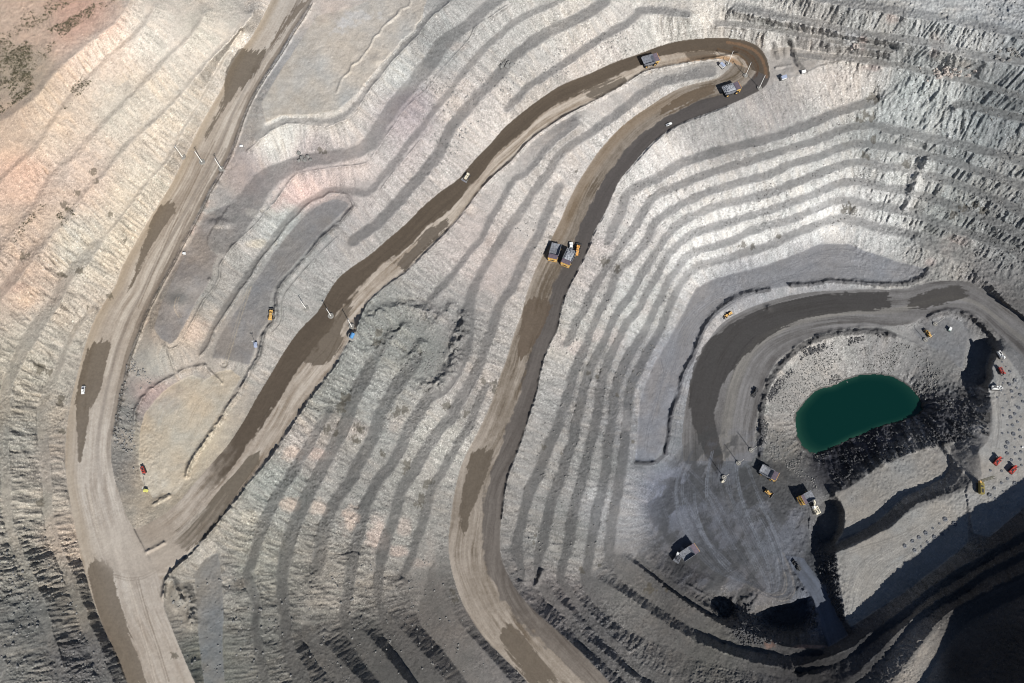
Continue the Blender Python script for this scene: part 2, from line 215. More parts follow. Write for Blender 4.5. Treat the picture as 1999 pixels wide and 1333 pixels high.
# soft tints on the rock, a dust cloud's shadow painted on the floor: x,y,rx,ry,r,g,b,strength
TINT = """
570,884,16,12,235,205,182,.8 622,886,18,12,232,200,182,.8 566,984,18,13,236,206,182,.85 625,990,17,15,238,210,188,.85 684,1014,18,24,238,206,182,.9 738,1044,20,30,235,202,182,.85 490,1010,22,14,225,210,185,.6
780,1078,16,10,225,190,170,.7 818,1102,14,9,232,200,180,.8 840,1075,12,30,220,195,175,.5 790,1030,12,16,225,195,176,.6 668,825,30,22,222,200,184,.5 700,845,22,20,226,205,188,.6 770,825,20,20,220,196,178,.55
1100,668,30,20,215,192,180,.6 1130,680,20,18,222,196,184,.6 1165,655,14,12,222,196,184,.6 1205,660,16,22,220,198,186,.6 1258,605,14,18,222,202,192,.6 1180,478,26,14,205,184,178,.5 580,378,34,20,224,186,174,.7 545,395,20,16,222,182,170,.6
700,330,40,22,222,200,188,.6 800,250,50,18,215,190,184,.4 380,645,22,22,236,208,188,.8 800,305,30,30,214,192,182,.5 110,10,60,18,226,176,154,.7 200,40,40,30,226,178,158,.7 140,90,40,30,226,186,168,.5 40,330,40,20,224,178,156,.6
90,150,60,30,216,186,164,.5 45,590,25,16,232,202,176,.7 60,580,20,16,236,206,178,.6 120,620,22,20,228,204,180,.5 30,560,22,12,206,160,140,.5 650,12,30,18,215,176,160,.7 640,30,20,16,205,170,155,.6 890,90,20,8,205,178,160,.5
700,30,30,10,236,236,236,.7 680,45,22,8,240,240,240,.7 655,60,16,8,236,236,236,.6 1850,25,20,10,222,206,170,.8 1870,15,20,8,190,160,138,.6 1830,80,12,22,196,160,140,.6 1740,35,12,12,198,150,130,.6 1685,80,8,20,185,145,132,.7 1660,75,14,14,238,238,238,.7 1700,132,24,6,168,128,118,.7
1610,150,40,10,214,196,182,.5 1850,112,30,14,208,196,178,.6 1880,125,18,8,214,188,160,.6 1822,105,10,8,200,160,140,.6 1560,300,30,8,216,210,200,.4 1580,290,12,12,222,206,194,.5 1870,470,22,12,190,158,148,.6 1815,512,12,9,200,165,158,.6 1855,485,16,10,186,160,150,.4
1780,335,26,18,205,200,190,.7 1790,355,12,22,218,216,210,.8 1765,395,16,14,220,218,214,.8 1620,408,30,12,240,240,240,.5 1700,380,30,10,225,224,220,.5 1375,500,60,10,238,238,236,.5 1330,550,16,40,236,236,234,.5 1635,655,14,6,196,192,186,.5 1620,680,16,14,196,193,188,.7
350,860,60,60,212,198,172,.5 330,780,24,16,176,150,146,.7 280,800,16,30,170,146,142,.6 345,765,16,10,160,146,148,.5 370,735,30,10,186,188,186,.5 520,640,30,20,182,172,160,.4 350,580,22,14,130,132,130,.7 340,586,20,12,126,128,126,.6 425,415,18,8,140,142,140,.6
410,400,12,8,208,166,140,.5 390,425,12,12,206,176,158,.6 380,450,12,10,210,178,168,.6 493,415,12,8,222,216,204,.7 415,530,12,8,214,206,192,.6 505,478,18,10,220,206,176,.8 490,476,10,7,228,214,192,.7 300,1040,30,14,170,160,150,.0 1485,945,22,22,86,87,90,.6
1465,950,20,16,84,85,88,.5 425,1110,10,8,172,158,138,.6 415,1145,10,8,168,154,134,.6 470,1140,16,10,138,118,98,.7 1500,1258,10,8,170,130,112,.8 1590,1262,40,3,190,160,148,.7 785,635,70,34,136,138,132,.9 850,690,26,60,134,136,130,.9 730,625,30,18,140,141,135,.8 1220,820,14,20,206,200,196,.5 1244,790,5,26,214,206,200,.6 1160,960,10,14,196,196,192,.6
1480,115,14,40,170,132,92,.7 1450,100,30,12,160,126,92,.6 1430,140,24,20,178,160,126,.5 1230,480,60,80,190,188,184,.2 1895,700,10,10,130,130,135,.0 1350,1060,60,60,92,92,95,.3 1400,980,50,70,80,80,82,.45 1440,1040,40,50,88,88,90,.4 1290,980,20,40,140,144,156,.5
1310,930,16,30,134,138,150,.5 1550,1000,30,20,118,118,124,.4 1480,1000,30,20,84,84,86,.3 1720,960,24,16,196,190,172,.4 1770,950,30,14,176,170,160,.5 1700,1010,30,14,176,172,160,.4 1730,1100,30,30,176,172,164,.4
"""

# wheel tracks and scrapes: width,r,g,b,strength|line
TRACKS = """
1.0,112,112,116,.5|1290,700 1296,730 1290,760 1280,800 1268,840 1262,880
1.0,170,172,178,.4|1310,690 1318,660 1335,630 1360,600 1400,570 1440,556
1.0,120,122,128,.45|1500,545 1540,538 1600,528 1660,520 1720,525 1770,528
1.0,124,124,130,.5|1520,530 1560,510 1600,492 1650,486 1700,500
1.0,118,120,126,.5|1500,555 1540,540 1580,520 1620,500 1660,495
1.0,180,176,172,.3|1560,548 1600,545 1650,544 1700,548 1760,550
1.0,104,104,110,.5|1368,668 1356,700 1342,740 1330,780 1322,820 1316,860 1308,890
1.0,96,96,100,.5|1330,905 1345,950 1365,1000 1380,1040 1390,1060
1.2,132,136,146,.5|1300,900 1330,960 1365,1020 1385,1060
1.2,128,130,138,.5|1480,1000 1510,1030 1530,1060 1545,1090
1.0,86,88,92,.6|1470,990 1500,1016 1525,1046 1548,1080
1.0,132,134,140,.4|1500,975 1530,990 1548,1012 1550,1040
1.0,134,134,140,.4|1490,985 1515,1000 1528,1020 1532,1045
1.2,140,134,128,.5|1530,1080 1545,1120 1552,1150 1540,1170 1515,1172 1480,1160 1455,1150
1.2,150,144,136,.5|1520,1090 1535,1130 1530,1158 1500,1160 1465,1148
1.0,80,80,84,.6|1370,1130 1390,1140 1410,1142 1430,1132 1450,1128 1475,1145 1510,1165 1535,1170 1550,1155
1.2,66,66,70,.6|1380,1120 1395,1130 1415,1122 1440,1108
1.4,182,178,168,.5|1655,1200 1662,1160 1675,1125 1700,1095 1735,1075 1775,1065
1.4,184,180,170,.5|1665,1195 1674,1155 1690,1125 1715,1100 1750,1085
1.2,124,122,118,.4|1650,1190 1655,1150 1668,1115 1695,1088 1730,1068
1.2,128,124,118,.45|1645,1080 1690,1065 1740,1050 1790,1028
1.4,186,182,174,.5|1940,860 1945,820 1942,780 1950,740
1.2,130,128,124,.5|1945,875 1950,830 1947,790 1955,750
1.5,206,196,182,.5|1560,112 1600,118 1650,122 1700,130
1.2,200,190,176,.6|1502,100 1540,95 1580,98 1630,105
1.6,96,70,48,.6|1432,92 1455,100 1472,114 1480,132 1476,150
1.4,110,86,62,.6|1400,95 1430,102 1452,114 1460,130 1454,148
1.3,104,92,74,.7|1408,158 1430,150 1445,138 1448,125 1440,114
1.3,112,98,80,.6|1395,170 1425,160 1448,148
1.0,214,204,190,.5|205,880 212,930 225,980 245,1030 270,1065 300,1085
1.6,206,194,178,.55|175,960 185,1010 205,1060 235,1085 270,1088 310,1075 345,1050
1.2,106,92,78,.6|225,1122 250,1128 280,1124 310,1108
1.2,112,98,82,.6|235,1112 262,1116 290,1112 320,1095
1.3,210,198,182,.5|250,1125 262,1170 275,1220 290,1270 305,1333
1.3,120,106,90,.5|270,1130 280,1170 295,1220 312,1270 330,1330
1.6,206,196,182,.5|190,1040 215,1065 250,1078 300,1070 350,1040 400,990
1.0,132,118,104,.6|420,275 395,325 365,385 335,450 300,530 270,600
1.6,128,116,106,.5|440,290 410,345 380,400 350,465 320,530 290,590 268,640
1.0,206,190,170,.5|350,620 340,600 345,580
1.2,188,176,156,.5|490,560 470,620 455,670 440,720 430,780
1.0,150,150,150,.5|1110,700 1100,720
"""
# ------------------------------------------------------------------ raster helpers
H = 1.5; X0, Y0, NX, NY = -400.0, -350.0, 2000, 1500
gx = X0 + H*np.arange(NX); gy = Y0 + H*np.arange(NY)
PX, PY = np.meshgrid(gx, gy); PX = PX.astype(np.float32); PY = PY.astype(np.float32)
def pts(s): return np.array([[float(v) for v in p.split(',')[:2]] for p in s.split()])
def lines(t): return [l for l in t.strip().split('\n') if l.strip()]
def win(ax, ay, bx, by, m):
    i0 = max(0, int((min(ax, bx)-m-X0)/H)); i1 = min(NX, int((max(ax, bx)+m-X0)/H)+2)
    j0 = max(0, int((min(ay, by)-m-Y0)/H)); j1 = min(NY, int((max(ay, by)+m-Y0)/H)+2)
    return (slice(j0, j1), slice(i0, i1)) if i1 > i0 and j1 > j0 else None
def seg_dist(w, a, b):
    x = PX[w]; y = PY[w]; d = b-a; L2 = max(1e-6, float(d@d))
    t = np.clip(((x-a[0])*d[0]+(y-a[1])*d[1])/L2, 0, 1)
    return np.hypot(x-a[0]-t*d[0], y-a[1]-t*d[1]), t
def poly_mask(P):
    w = win(P[:, 0].min(), P[:, 1].min(), P[:, 0].max(), P[:, 1].max(), 2)
    if w is None: return None, None
    x = PX[w]; y = PY[w]; c = np.zeros(x.shape, bool); n = len(P)
    for i in range(n):
        x1, y1 = P[i]; x2, y2 = P[(i+1) % n]
        if y1 == y2: continue
        c ^= ((y1 > y) != (y2 > y)) & (x < (x2-x1)*(y-y1)/(y2-y1)+x1)
    return w, c
def smooth_line(P, k=2):                       # Catmull-Rom refinement of a traced line
    if len(P) < 3: return P
    Q = np.vstack([2*P[0]-P[1], P, 2*P[-1]-P[-2]]); out = []
    for i in range(1, len(Q)-2):
        for t in np.arange(k)/k:
            a, b, c, d = Q[i-1], Q[i], Q[i+1], Q[i+2]
            out.append(.5*((2*b)+(-a+c)*t+(2*a-5*b+4*c-d)*t*t+(-a+3*b-3*c+d)*t**3))
    out.append(P[-1]); return np.array(out)
def bilin(A, u, v):
    u = np.clip(u, 0, A.shape[1]-1.001); v = np.clip(v, 0, A.shape[0]-1.001)
    i = u.astype(np.int32); j = v.astype(np.int32); fu = (u-i).astype(np.float32); fv = (v-j).astype(np.float32)
    f = A.ravel(); k = j*A.shape[1]+i; n = A.shape[1]
    return (f[k]*(1-fu)+f[k+1]*fu)*(1-fv)+(f[k+n]*(1-fu)+f[k+n+1]*fu)*fv
_lat = rng.random((512, 512)).astype(np.float32)
def noise(x, y, s, seed=0):                    # value noise, -1..1
    x = x/s+seed*37.3+1000; y = y/s+seed*17.9+1000
    i = np.floor(x).astype(np.int32); j = np.floor(y).astype(np.int32)
    fx = (x-i).astype(np.float32); fy = (y-j).astype(np.float32); fx = fx*fx*(3-2*fx); fy = fy*fy*(3-2*fy)
    i &= 511; j &= 511; i2 = (i+1) & 511; j2 = (j+1) & 511
    return ((_lat[j, i]*(1-fx)+_lat[j, i2]*fx)*(1-fy)+(_lat[j2, i]*(1-fx)+_lat[j2, i2]*fx)*fy)*2-1
def fbm(x, y, s, o=4, seed=0):
    r = 0; a = 1; t = 0
    for k in range(o):
        r = r+a*noise(x, y, s/2**k, seed+k*3); t += a; a *= .55
    return r/t
def sstep(a, b, x): t = np.clip((x-a)/(b-a), 0, 1); return t*t*(3-2*t)
def blur(A, n):
    for _ in range(n):
        B = A.copy(); B[1:-1] = .25*A[:-2]+.5*A[1:-1]+.25*A[2:]
        A = B.copy(); A[:, 1:-1] = .25*B[:, :-2]+.5*B[:, 1:-1]+.25*B[:, 2:]
    return A
# ------------------------------------------------------------------ elevations
CZ = np.zeros((NY, NX), np.float32); CM = np.zeros((NY, NX), bool)
flat = np.zeros((NY, NX), np.float32)
JIT = (2.4*fbm(PX, PY, 15, 3, 301)+1.6*noise(PX, PY, 4.5, 302)).astype(np.float32)
def arc(P): return np.r_[0, np.cumsum(np.hypot(*np.diff(P, axis=0).T))]
def stroke(P, W, Zs, fl=None):
    for k in range(len(P)-1):
        m = max(W[k], W[k+1]); w = win(*P[k], *P[k+1], m+1)
        if w is None: continue
        d, t = seg_dist(w, P[k], P[k+1]); inn = d <= (W[k]*(1-t)+W[k+1]*t)*(1.13 if fl is not None else 1)+(JIT[w] if fl is not None else 0)
        zz = Zs[k]*(1-t)+Zs[k+1]*t
        CZ[w] = np.where(inn, zz, CZ[w]); CM[w] |= inn
        if fl is not None: flat[w] = np.maximum(flat[w], inn*fl)
PADCOL = []
for l in lines(PADS):
    q = l.split('|'); z, p = q[0], q[-1]; w, m = poly_mask(pts(p))
    if w is None: continue
    if len(q) > 2: PADCOL.append((w, m, [float(v) for v in q[1].split(',')]))
    CZ[w] = np.where(m, float(z), CZ[w]); CM[w] |= m
for l in lines(S):
    h, p = l.split('|'); z0, z1, w0 = [float(v) for v in h.split()]
    ww = w0; W = []
    for q in p.split():
        c = q.split(',')
        ww = float(c[2]) if len(c) > 2 else w0
        if w0 < 10 and 990 < float(c[0]) < 1262 and 690 < float(c[1]) < 1075: ww = w0*1.28
        if w0 < 12 and 500 < float(c[0]) < 940 and 700 < float(c[1]) < 1110: ww = ww*1.25
        if z0 >= 177 and float(c[0]) < 500 and float(c[1]) < 480: ww = w0*.4
        W.append(ww); ww = float(c[2]) if len(c) > 2 else w0
    P = pts(p); s = arc(P); s /= s[-1]
    Q = smooth_line(np.c_[P, W, z0+(z1-z0)*s], 3)
    stroke(Q[:, :2], Q[:, 2], Q[:, 3], .4 if w0 > 10 else .16 if (z0 >= 160 and P[0, 0] < 500) else (.55 if z0 in (157, 171, 184) else 1.0))
# off-frame crest of the pit wall that throws the big shadow
def rim(txt, z, dist):
    out = []
    for x, y in pts(txt):
        X, Y = unproj(x, y, z); zz = z+dist*math.tan(SUN_EL)
        u, v = proj(X+dist*SH[0], Y+dist*SH[1], zz); out.append((u, v, zz))
    return out
rimline = rim(LIT_EDGE, 39, 52)[::-1] + rim(SHADOW_EDGE, 14, 70)
rl = np.array(rimline); rl = rl[np.argsort(rl[:, 0])]
stroke(rl[:, :2], np.full(len(rl), 5.0), rl[:, 2])
for x, y, z in [(1620,1520,55), (1500,1600,75), (1250,1700,95)]:
    stroke(np.array([[x, y], [x+10, y]], float), [14, 14], [z, z])
# roads
road = np.zeros((NY, NX), np.float32); rid = np.zeros((NY, NX), np.int8)
RS = np.zeros((NY, NX), np.float32); RT = np.zeros((NY, NX), np.float32); RW = np.ones((NY, NX), np.float32); RU = np.zeros((NY, NX), np.float32)
for n, (nm, (zs, le, ri)) in enumerate(ROADS.items()):
    A = smooth_line(pts(le), 4); B = smooth_line(pts(ri), 4); zs = np.array([float(v) for v in zs.split()])
    sa = arc(A); sb = arc(B); N = int(max(sa[-1], sb[-1])/.7); u = np.linspace(0, 1, N)
    LA = np.c_[np.interp(u*sa[-1], sa, A[:, 0]), np.interp(u*sa[-1], sa, A[:, 1])]
    LB = np.c_[np.interp(u*sb[-1], sb, B[:, 0]), np.interp(u*sb[-1], sb, B[:, 1])]
    wd = np.hypot(*(LA-LB).T); T = np.linspace(0, 1, int(wd.max()/.7)+2)
    zz = np.interp(u, np.linspace(0, 1, len(zs)), zs)
    mid = (LA+LB)/2; sm = arc(mid)
    Xs = LA[:, None, 0]*(1-T)+LB[:, None, 0]*T; Ys = LA[:, None, 1]*(1-T)+LB[:, None, 1]*T
    ii = np.round((Xs-X0)/H).astype(int).ravel(); jj = np.round((Ys-Y0)/H).astype(int).ravel()
    ok = (ii >= 0) & (ii < NX) & (jj >= 0) & (jj < NY); ii = ii[ok]; jj = jj[ok]
    full = lambda a: np.broadcast_to(a, Xs.shape).ravel()[ok]
    CZ[jj, ii] = full(zz[:, None]); CM[jj, ii] = True; road[jj, ii] = 1; rid[jj, ii] = n+1
    RS[jj, ii] = full(sm[:, None]); RT[jj, ii] = full(T[None]); RW[jj, ii] = full(wd[:, None]); RU[jj, ii] = full(u[:, None])
flat *= (1-road)
lake = pts(LAKE); lc = np.vstack([lake, lake[:1]]); stroke(lc, np.full(len(lc), 1.6), np.full(len(lc), -16.0))
for (x, y, z) in [(-400,-350,250), (300,-350,222), (1000,-350,195), (1800,-350,190), (2599,-350,180), (2599,300,130), (2599,700,60), (2599,1100,75), (2599,1400,85), (2599,1890,90),
                  (2000,1890,85), (1500,1890,100), (1000,1890,100), (500,1890,130), (0,1890,170), (-399,1890,190), (-399,1300,205), (-399,800,228), (-399,300,245)]:
    stroke(np.array([[x, y], [x+1, y+1]], float), [25, 25], [z, z])
def solve(cz, cm):
    lv = [(cz*cm, cm.astype(np.float32))]
    while min(lv[-1][0].shape) > 24:
        z, m = lv[-1]; z = z[:z.shape[0]//2*2, :z.shape[1]//2*2]; m = m[:z.shape[0], :z.shape[1]]
        f = lambda a: a[::2, ::2]+a[1::2, ::2]+a[::2, 1::2]+a[1::2, 1::2]
        zz, mm = f(z), f(m); lv.append((np.where(mm > 0, zz/np.maximum(mm, 1e-6), 0)*(mm > 0), (mm > 0).astype(np.float32)))
    Z = None
    for k, (z, m) in enumerate(lv[::-1]):
        if Z is None: Z = np.full(z.shape, 120.0, np.float32)
        else:
            jy = (np.arange(z.shape[0])-.5)/2; jx = (np.arange(z.shape[1])-.5)/2
            U, V = np.meshgrid(jx, jy); Z = bilin(Z, U, V)
        z = z.astype(np.float32); mb = m > 0
        for it in range(400 if k < 3 else (90 if k < len(lv)-2 else 40)):
            Zp = np.pad(Z, 1, mode='edge')
            Z = np.where(mb, z, .25*(Zp[:-2, 1:-1]+Zp[2:, 1:-1]+Zp[1:-1, :-2]+Zp[1:-1, 2:]))
    return Z
Z = solve(CZ, CM)
Z = blur(Z, 1)
for l in lines(RIDGES):
    h, p = l.split('|'); h, wd = [float(v) for v in h.split()]; P = smooth_line(pts(p), 2)
    if len(P) < 2: P = np.vstack([P, P+1])
    acc = {}
    x0, y0 = P.min(0); x1, y1 = P.max(0); w = win(x0, y0, x1, y1, wd*3)
    D = np.full(PX[w].shape, 99.0, np.float32)
    for k in range(len(P)-1):
        d, t = seg_dist(w, P[k], P[k+1]); D = np.minimum(D, d)
    D *= 1+.25*noise(PX[w], PY[w], 9, 5)
    Z[w] += h*np.exp(-(D/wd)**2)*(.75+.35*noise(PX[w], PY[w], 11, 6)+.3*noise(PX[w], PY[w], 5, 7))
# small traced pits and holes
def dent(x, y, rx, ry, dz, p=2):
    w = win(x, y, x, y, max(rx, ry)*2.5); q = ((PX[w]-x)/rx)**2+((PY[w]-y)/ry)**2
    Z[w] += dz*np.exp(-q**p)
dent(437, 711, 7, 6, -1.8); dent(437, 711, 4, 3, 1.0); dent(430, 436, 22, 9, 2.2); dent(362, 545, 34, 26, 3.0, 1); dent(345, 590, 20, 14, 2, 1)
dent(1543, 137, 12, 7, 1.0); dent(1535, 100, 5, 12, 1.2); dent(735, 118, 10, 8, 1.5, 1); dent(342, 1165, 12, 24, 1.5)
inlake_w, inlake_m = poly_mask(lake); lakem = np.zeros((NY, NX), np.float32); lakem[inlake_w] = inlake_m
# ------------------------------------------------------------------ roughness
ROUGH = """100,200,.35 300,100,.4 200,300,.45 150,420,.6 250,450,.5 60,600,1 60,900,1.0 60,1150,1.4 150,1280,1.3 600,100,.2 450,420,.25 350,850,.2 250,870,.6 850,150,.45 1100,80,.65 1300,40,.8 1500,30,1.5 1700,50,2 1900,60,2 1550,115,.4 1700,200,1.4 1850,220,2 1950,300,2
1400,250,.4 1500,340,.75 1650,430,1.2 1800,400,2.2 1900,500,2 1600,530,.15 1300,700,.2 1400,950,.3 1250,600,.6 1100,700,.6 1150,1000,.7 1050,1150,1.2 1150,1250,1.4 1000,500,.5 950,350,.5 770,680,.8 650,850,1.4 800,900,1.2 600,1000,1.4 700,960,1.3 380,1220,.15 400,1300,.2 350,1190,.2 420,1250,.2 480,1180,1.4 560,1180,1.2 620,1280,.5 700,1150,1.1 700,1260,.4
850,1250,.3 780,1290,.4 380,1150,.4 1520,800,1.5 1700,680,1.2 1850,800,2.3 1700,880,2.3 1750,950,.6 1700,1100,.2 1610,1130,2.4 1450,1200,1.8 1960,850,.25 1850,680,.4 1800,1250,1.2 490,340,.3 640,430,.2 480,640,.15 1640,60,1.9 1770,330,1.6 250,1130,1.5 1300,1200,.4 1400,1090,.2 1230,1000,.35"""
def idw(P, V, p=3.0, step=8):
    xs = PX[::step, ::step]; ys = PY[::step, ::step]; W = 0; acc = [0]*V.shape[1]
    for k in range(len(P)):
        w = 1/((xs-P[k, 0])**2+(ys-P[k, 1])**2+300)**(p/2); W = W+w
        for c in range(V.shape[1]): acc[c] = acc[c]+w*V[k, c]
    U = (PX-X0)/H/step; Vv = (PY-Y0)/H/step
    return [bilin((a/W).astype(np.float32), U, Vv) for a in acc]
A = np.array([[float(v) for v in q.split(',')] for q in ROUGH.split()])
rough = idw(A[:, :2], A[:, 2:3], 4)[0]
MPP = ((CAMZ-Z)/(ct+(PY-CY)/FPX*st)/FPX).astype(np.float32)
WX, WY = unproj(PX, PY, Z); WX = WX.astype(np.float32); WY = WY.astype(np.float32)
Zs = blur(Z, 3); gyy, gxx = np.gradient(Zs, H); slope = np.hypot(gxx, gyy)/MPP
face = sstep(.30, .75, slope)*(1-blur(road, 2))
g = np.hypot(gxx, gyy)+1e-5; ux = (gxx/g).astype(np.float32); uy = (gyy/g).astype(np.float32)
U = (PX-X0)/H; V = (PY-Y0)/H
white = rng.standard_normal((NY, NX)).astype(np.float32)
w2 = blur(white, 1); lic = w2.copy(); nst = 9
for sg in (1, -1):
    u = U.copy(); v = V.copy()
    for k in range(nst):
        dx = bilin(ux, u, v); dy = bilin(uy, u, v); u = u+sg*dx*1.3; v = v+sg*dy*1.3
        lic += bilin(w2, u, v)*(1-k/nst)
lic = lic/lic[200:-200, 200:-200].std()
n6 = (noise(PX, PY, 5, 701)+.6*noise(PX, PY, 11, 702)).astype(np.float32); licm = n6.copy()
for sg in (1, -1):
    u = U.copy(); v = V.copy()
    for k in range(8):
        dx = bilin(ux, u, v); dy = bilin(uy, u, v); u = u+sg*dx*2.2; v = v+sg*dy*2.2
        licm += bilin(n6, u, v)*(1-k/10)
licm = licm/licm[200:-200, 200:-200].std()
lic2 = blur(lic, 2); lic2 /= lic2[200:-200, 200:-200].std()
rough3 = np.where(rough > 1, 1+(rough-1)*.55, rough)
blocks = fbm(WX, WY, 9.0, 4, 21); ridged = 1-np.abs(fbm(WX+6*noise(WX, WY, 14, 3), WY, 6.0, 4, 9))*2.2
PATCH = (.25+1.05*sstep(-.25, .35, fbm(WX, WY, 30, 3, 808))).astype(np.float32)
em = blur(road, 3)
Z0 = Z.copy()
Z = Z + face*(.06*lic+PATCH*(.15*lic2-.5*np.maximum(licm-.9, 0))*np.minimum(rough3+.3, 1.0)+1.0*blocks*rough3+.8*(ridged-.5)*rough3+(.5+.5*PATCH)*(.10*white+.28*noise(WX, WY, 1.7, 401))*np.minimum(rough3+.2, 1.3))*(1-em)
Z = Z + (1-face)*(1-em)*((.22+.55*rough3*sstep(.8, 2, rough3))*fbm(WX, WY, 3.0, 3, 31)*1.0+(.02+.13*np.minimum(rough3, 1.6))*blur(white, 1)*2.0*PATCH)
Z = Z + (1-em)*.7*sstep(1.1, 2.2, rough3)*(fbm(WX, WY, 5.0, 4, 77)+.5*noise(WX, WY, 1.6, 50))
Z = Z*1.0 + em*.05*noise(WX, WY, 2.2, 71)
Z = np.where(lakem > 0, np.minimum(Z, -17.5), Z)
# ------------------------------------------------------------------ ground colour (albedo)
def lin(c): c = np.asarray(c, np.float32)/255; return np.where(c <= .04045, c/12.92, ((c+.055)/1.055)**2.4)
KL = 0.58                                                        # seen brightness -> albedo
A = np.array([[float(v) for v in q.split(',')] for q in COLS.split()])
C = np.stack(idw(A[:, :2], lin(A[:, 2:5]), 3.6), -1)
def warp(M, a, s, seed):
    return bilin(M, U+a*fbm(PX, PY, s, 3, seed)/H, V+a*fbm(PX, PY, s, 3, seed+50)/H)
# mottling: cool grey-green against warm tan, drawn out down the slopes
mot = fbm(WX, WY, 34.0, 4, 61); mot2 = np.where(face > .3, licm*.35, fbm(WX, WY, 7.0, 4, 65))
warm = np.array([1.045, 1.0, .95], np.float32); cool = np.array([.97, 1.005, 1.01], np.float32)
k = np.clip(mot*1.2+mot2*1.0, -1, 1)[..., None]*(1-em[..., None])
C = C*np.where(k > 0, 1+(warm-1)*k, 1-(cool-1)*k*-1*-1 if False else 1+(cool-1)*-k)
dens = fbm(WX, WY, 4.0, 4, 91)
C *= (1+.12*dens+.12*mot2+(.05+.09*PATCH*np.minimum(rough3, 1))*(white+noise(WX, WY, 1.5, 411))*(1-em))[..., None]
fl = warp(blur(flat, 2), 1.5, 5, 7)*(.86+.35*fbm(PX, PY, 55, 3, 77))
nearb = np.clip(blur(flat[::4, ::4], 10).repeat(4, 0).repeat(4, 1)*2.2, 0, 1)
C *= (1-.34*fl+.04*face)[..., None]
greyfl = C.mean(-1, keepdims=True)*np.array([1.0, .99, .98], np.float32)
C = C*(1-.35*fl[..., None])+greyfl*.35*fl[..., None]
C *= (1+face*(.05*np.clip(lic2*.5, -1, 1)+.06*np.clip(lic*.4, -1, 1)+.10*white))[..., None]
for w, m, c in PADCOL:
    k = (.8*sstep(.25, .75, blur(m.astype(np.float32), 3)+.35*fbm(PX[w], PY[w], 12, 4, 903)))[..., None]*(flat[w] < .5)[..., None]; C[w] = C[w]*(1-k)+lin(c)*k*(1+.16*mot[w]+.16*dens[w]+.10*fbm(PX[w], PY[w], 22, 4, 901)+.05*white[w])[..., None]*(1+np.array([.07, .0, -.08], np.float32)*np.clip(2*fbm(PX[w], PY[w], 60, 4, 902), -1, 1)[..., None])
for q in TINT.split():
    x, y, rx, ry, r, g_, b, s = [float(v) for v in q.split(',')]
    w = win(x, y, x, y, max(rx, ry)*2.2)
    if w is None or s <= 0: continue
    qx = (PX[w]-x)/rx; qy = (PY[w]-y)/ry; n = fbm(PX[w], PY[w], 14, 4, int(x) % 50)
    m = (.45*s*(.3+.7*face[w] if max(abs(r-g_), abs(g_-b)) > 12 and y < 1200 and s < .86 else 1)*sstep(1.5, .4, np.hypot(qx, qy)+.6*n+.16*licm[w]))[..., None]
    lum = (C[w].mean(-1)/np.maximum(1e-4, blur(C[w].mean(-1), 6)))[..., None]
    C[w] = C[w]*(1-m)+lin([r, g_, b])*lum*m
# roads
sw = RS+20*noise(PX, PY, 60, 2); tm = RT*RW
def streak(a, b, sd): return noise(tm+2.5*noise(RS, RT*0, 70, sd+1)+1.2*noise(PX, PY, 18, sd), RS*0+RS, a, sd) if False else _st(a, b, sd)
def _st(a, b, sd):
    t = tm+5.0*noise(RS, RT*0+.5, 75, sd+1)+2.0*noise(PX, PY, 30, sd+2)
    return noise(t/a, RS/b, 1.0, sd)
amp_ = .45+.55*sstep(-.4, .5, noise(PX, PY, 45, 131))
stk = amp_*(.30*_st(2.6, 120, 3)+.45*_st(7.0, 170, 8)+.22*_st(1.5, 60, 13))+.25*_st(16, 120, 21)+.18*fbm(PX, PY, 12, 3, 4)+.05*white
base = {1: (212, 203, 191), 2: (208, 196, 181), 3: (180, 169, 156), 4: (146, 144, 143), 5: (120, 126, 138)}
dark = {1: (166, 154, 141), 2: (146, 130, 112), 3: (112, 100, 86), 4: (96, 93, 91), 5: (96, 100, 108)}
RC = np.zeros_like(C)
wetn = fbm(PX, PY, 9, 3, 17)*.06+.05*_st(6, 40, 33)
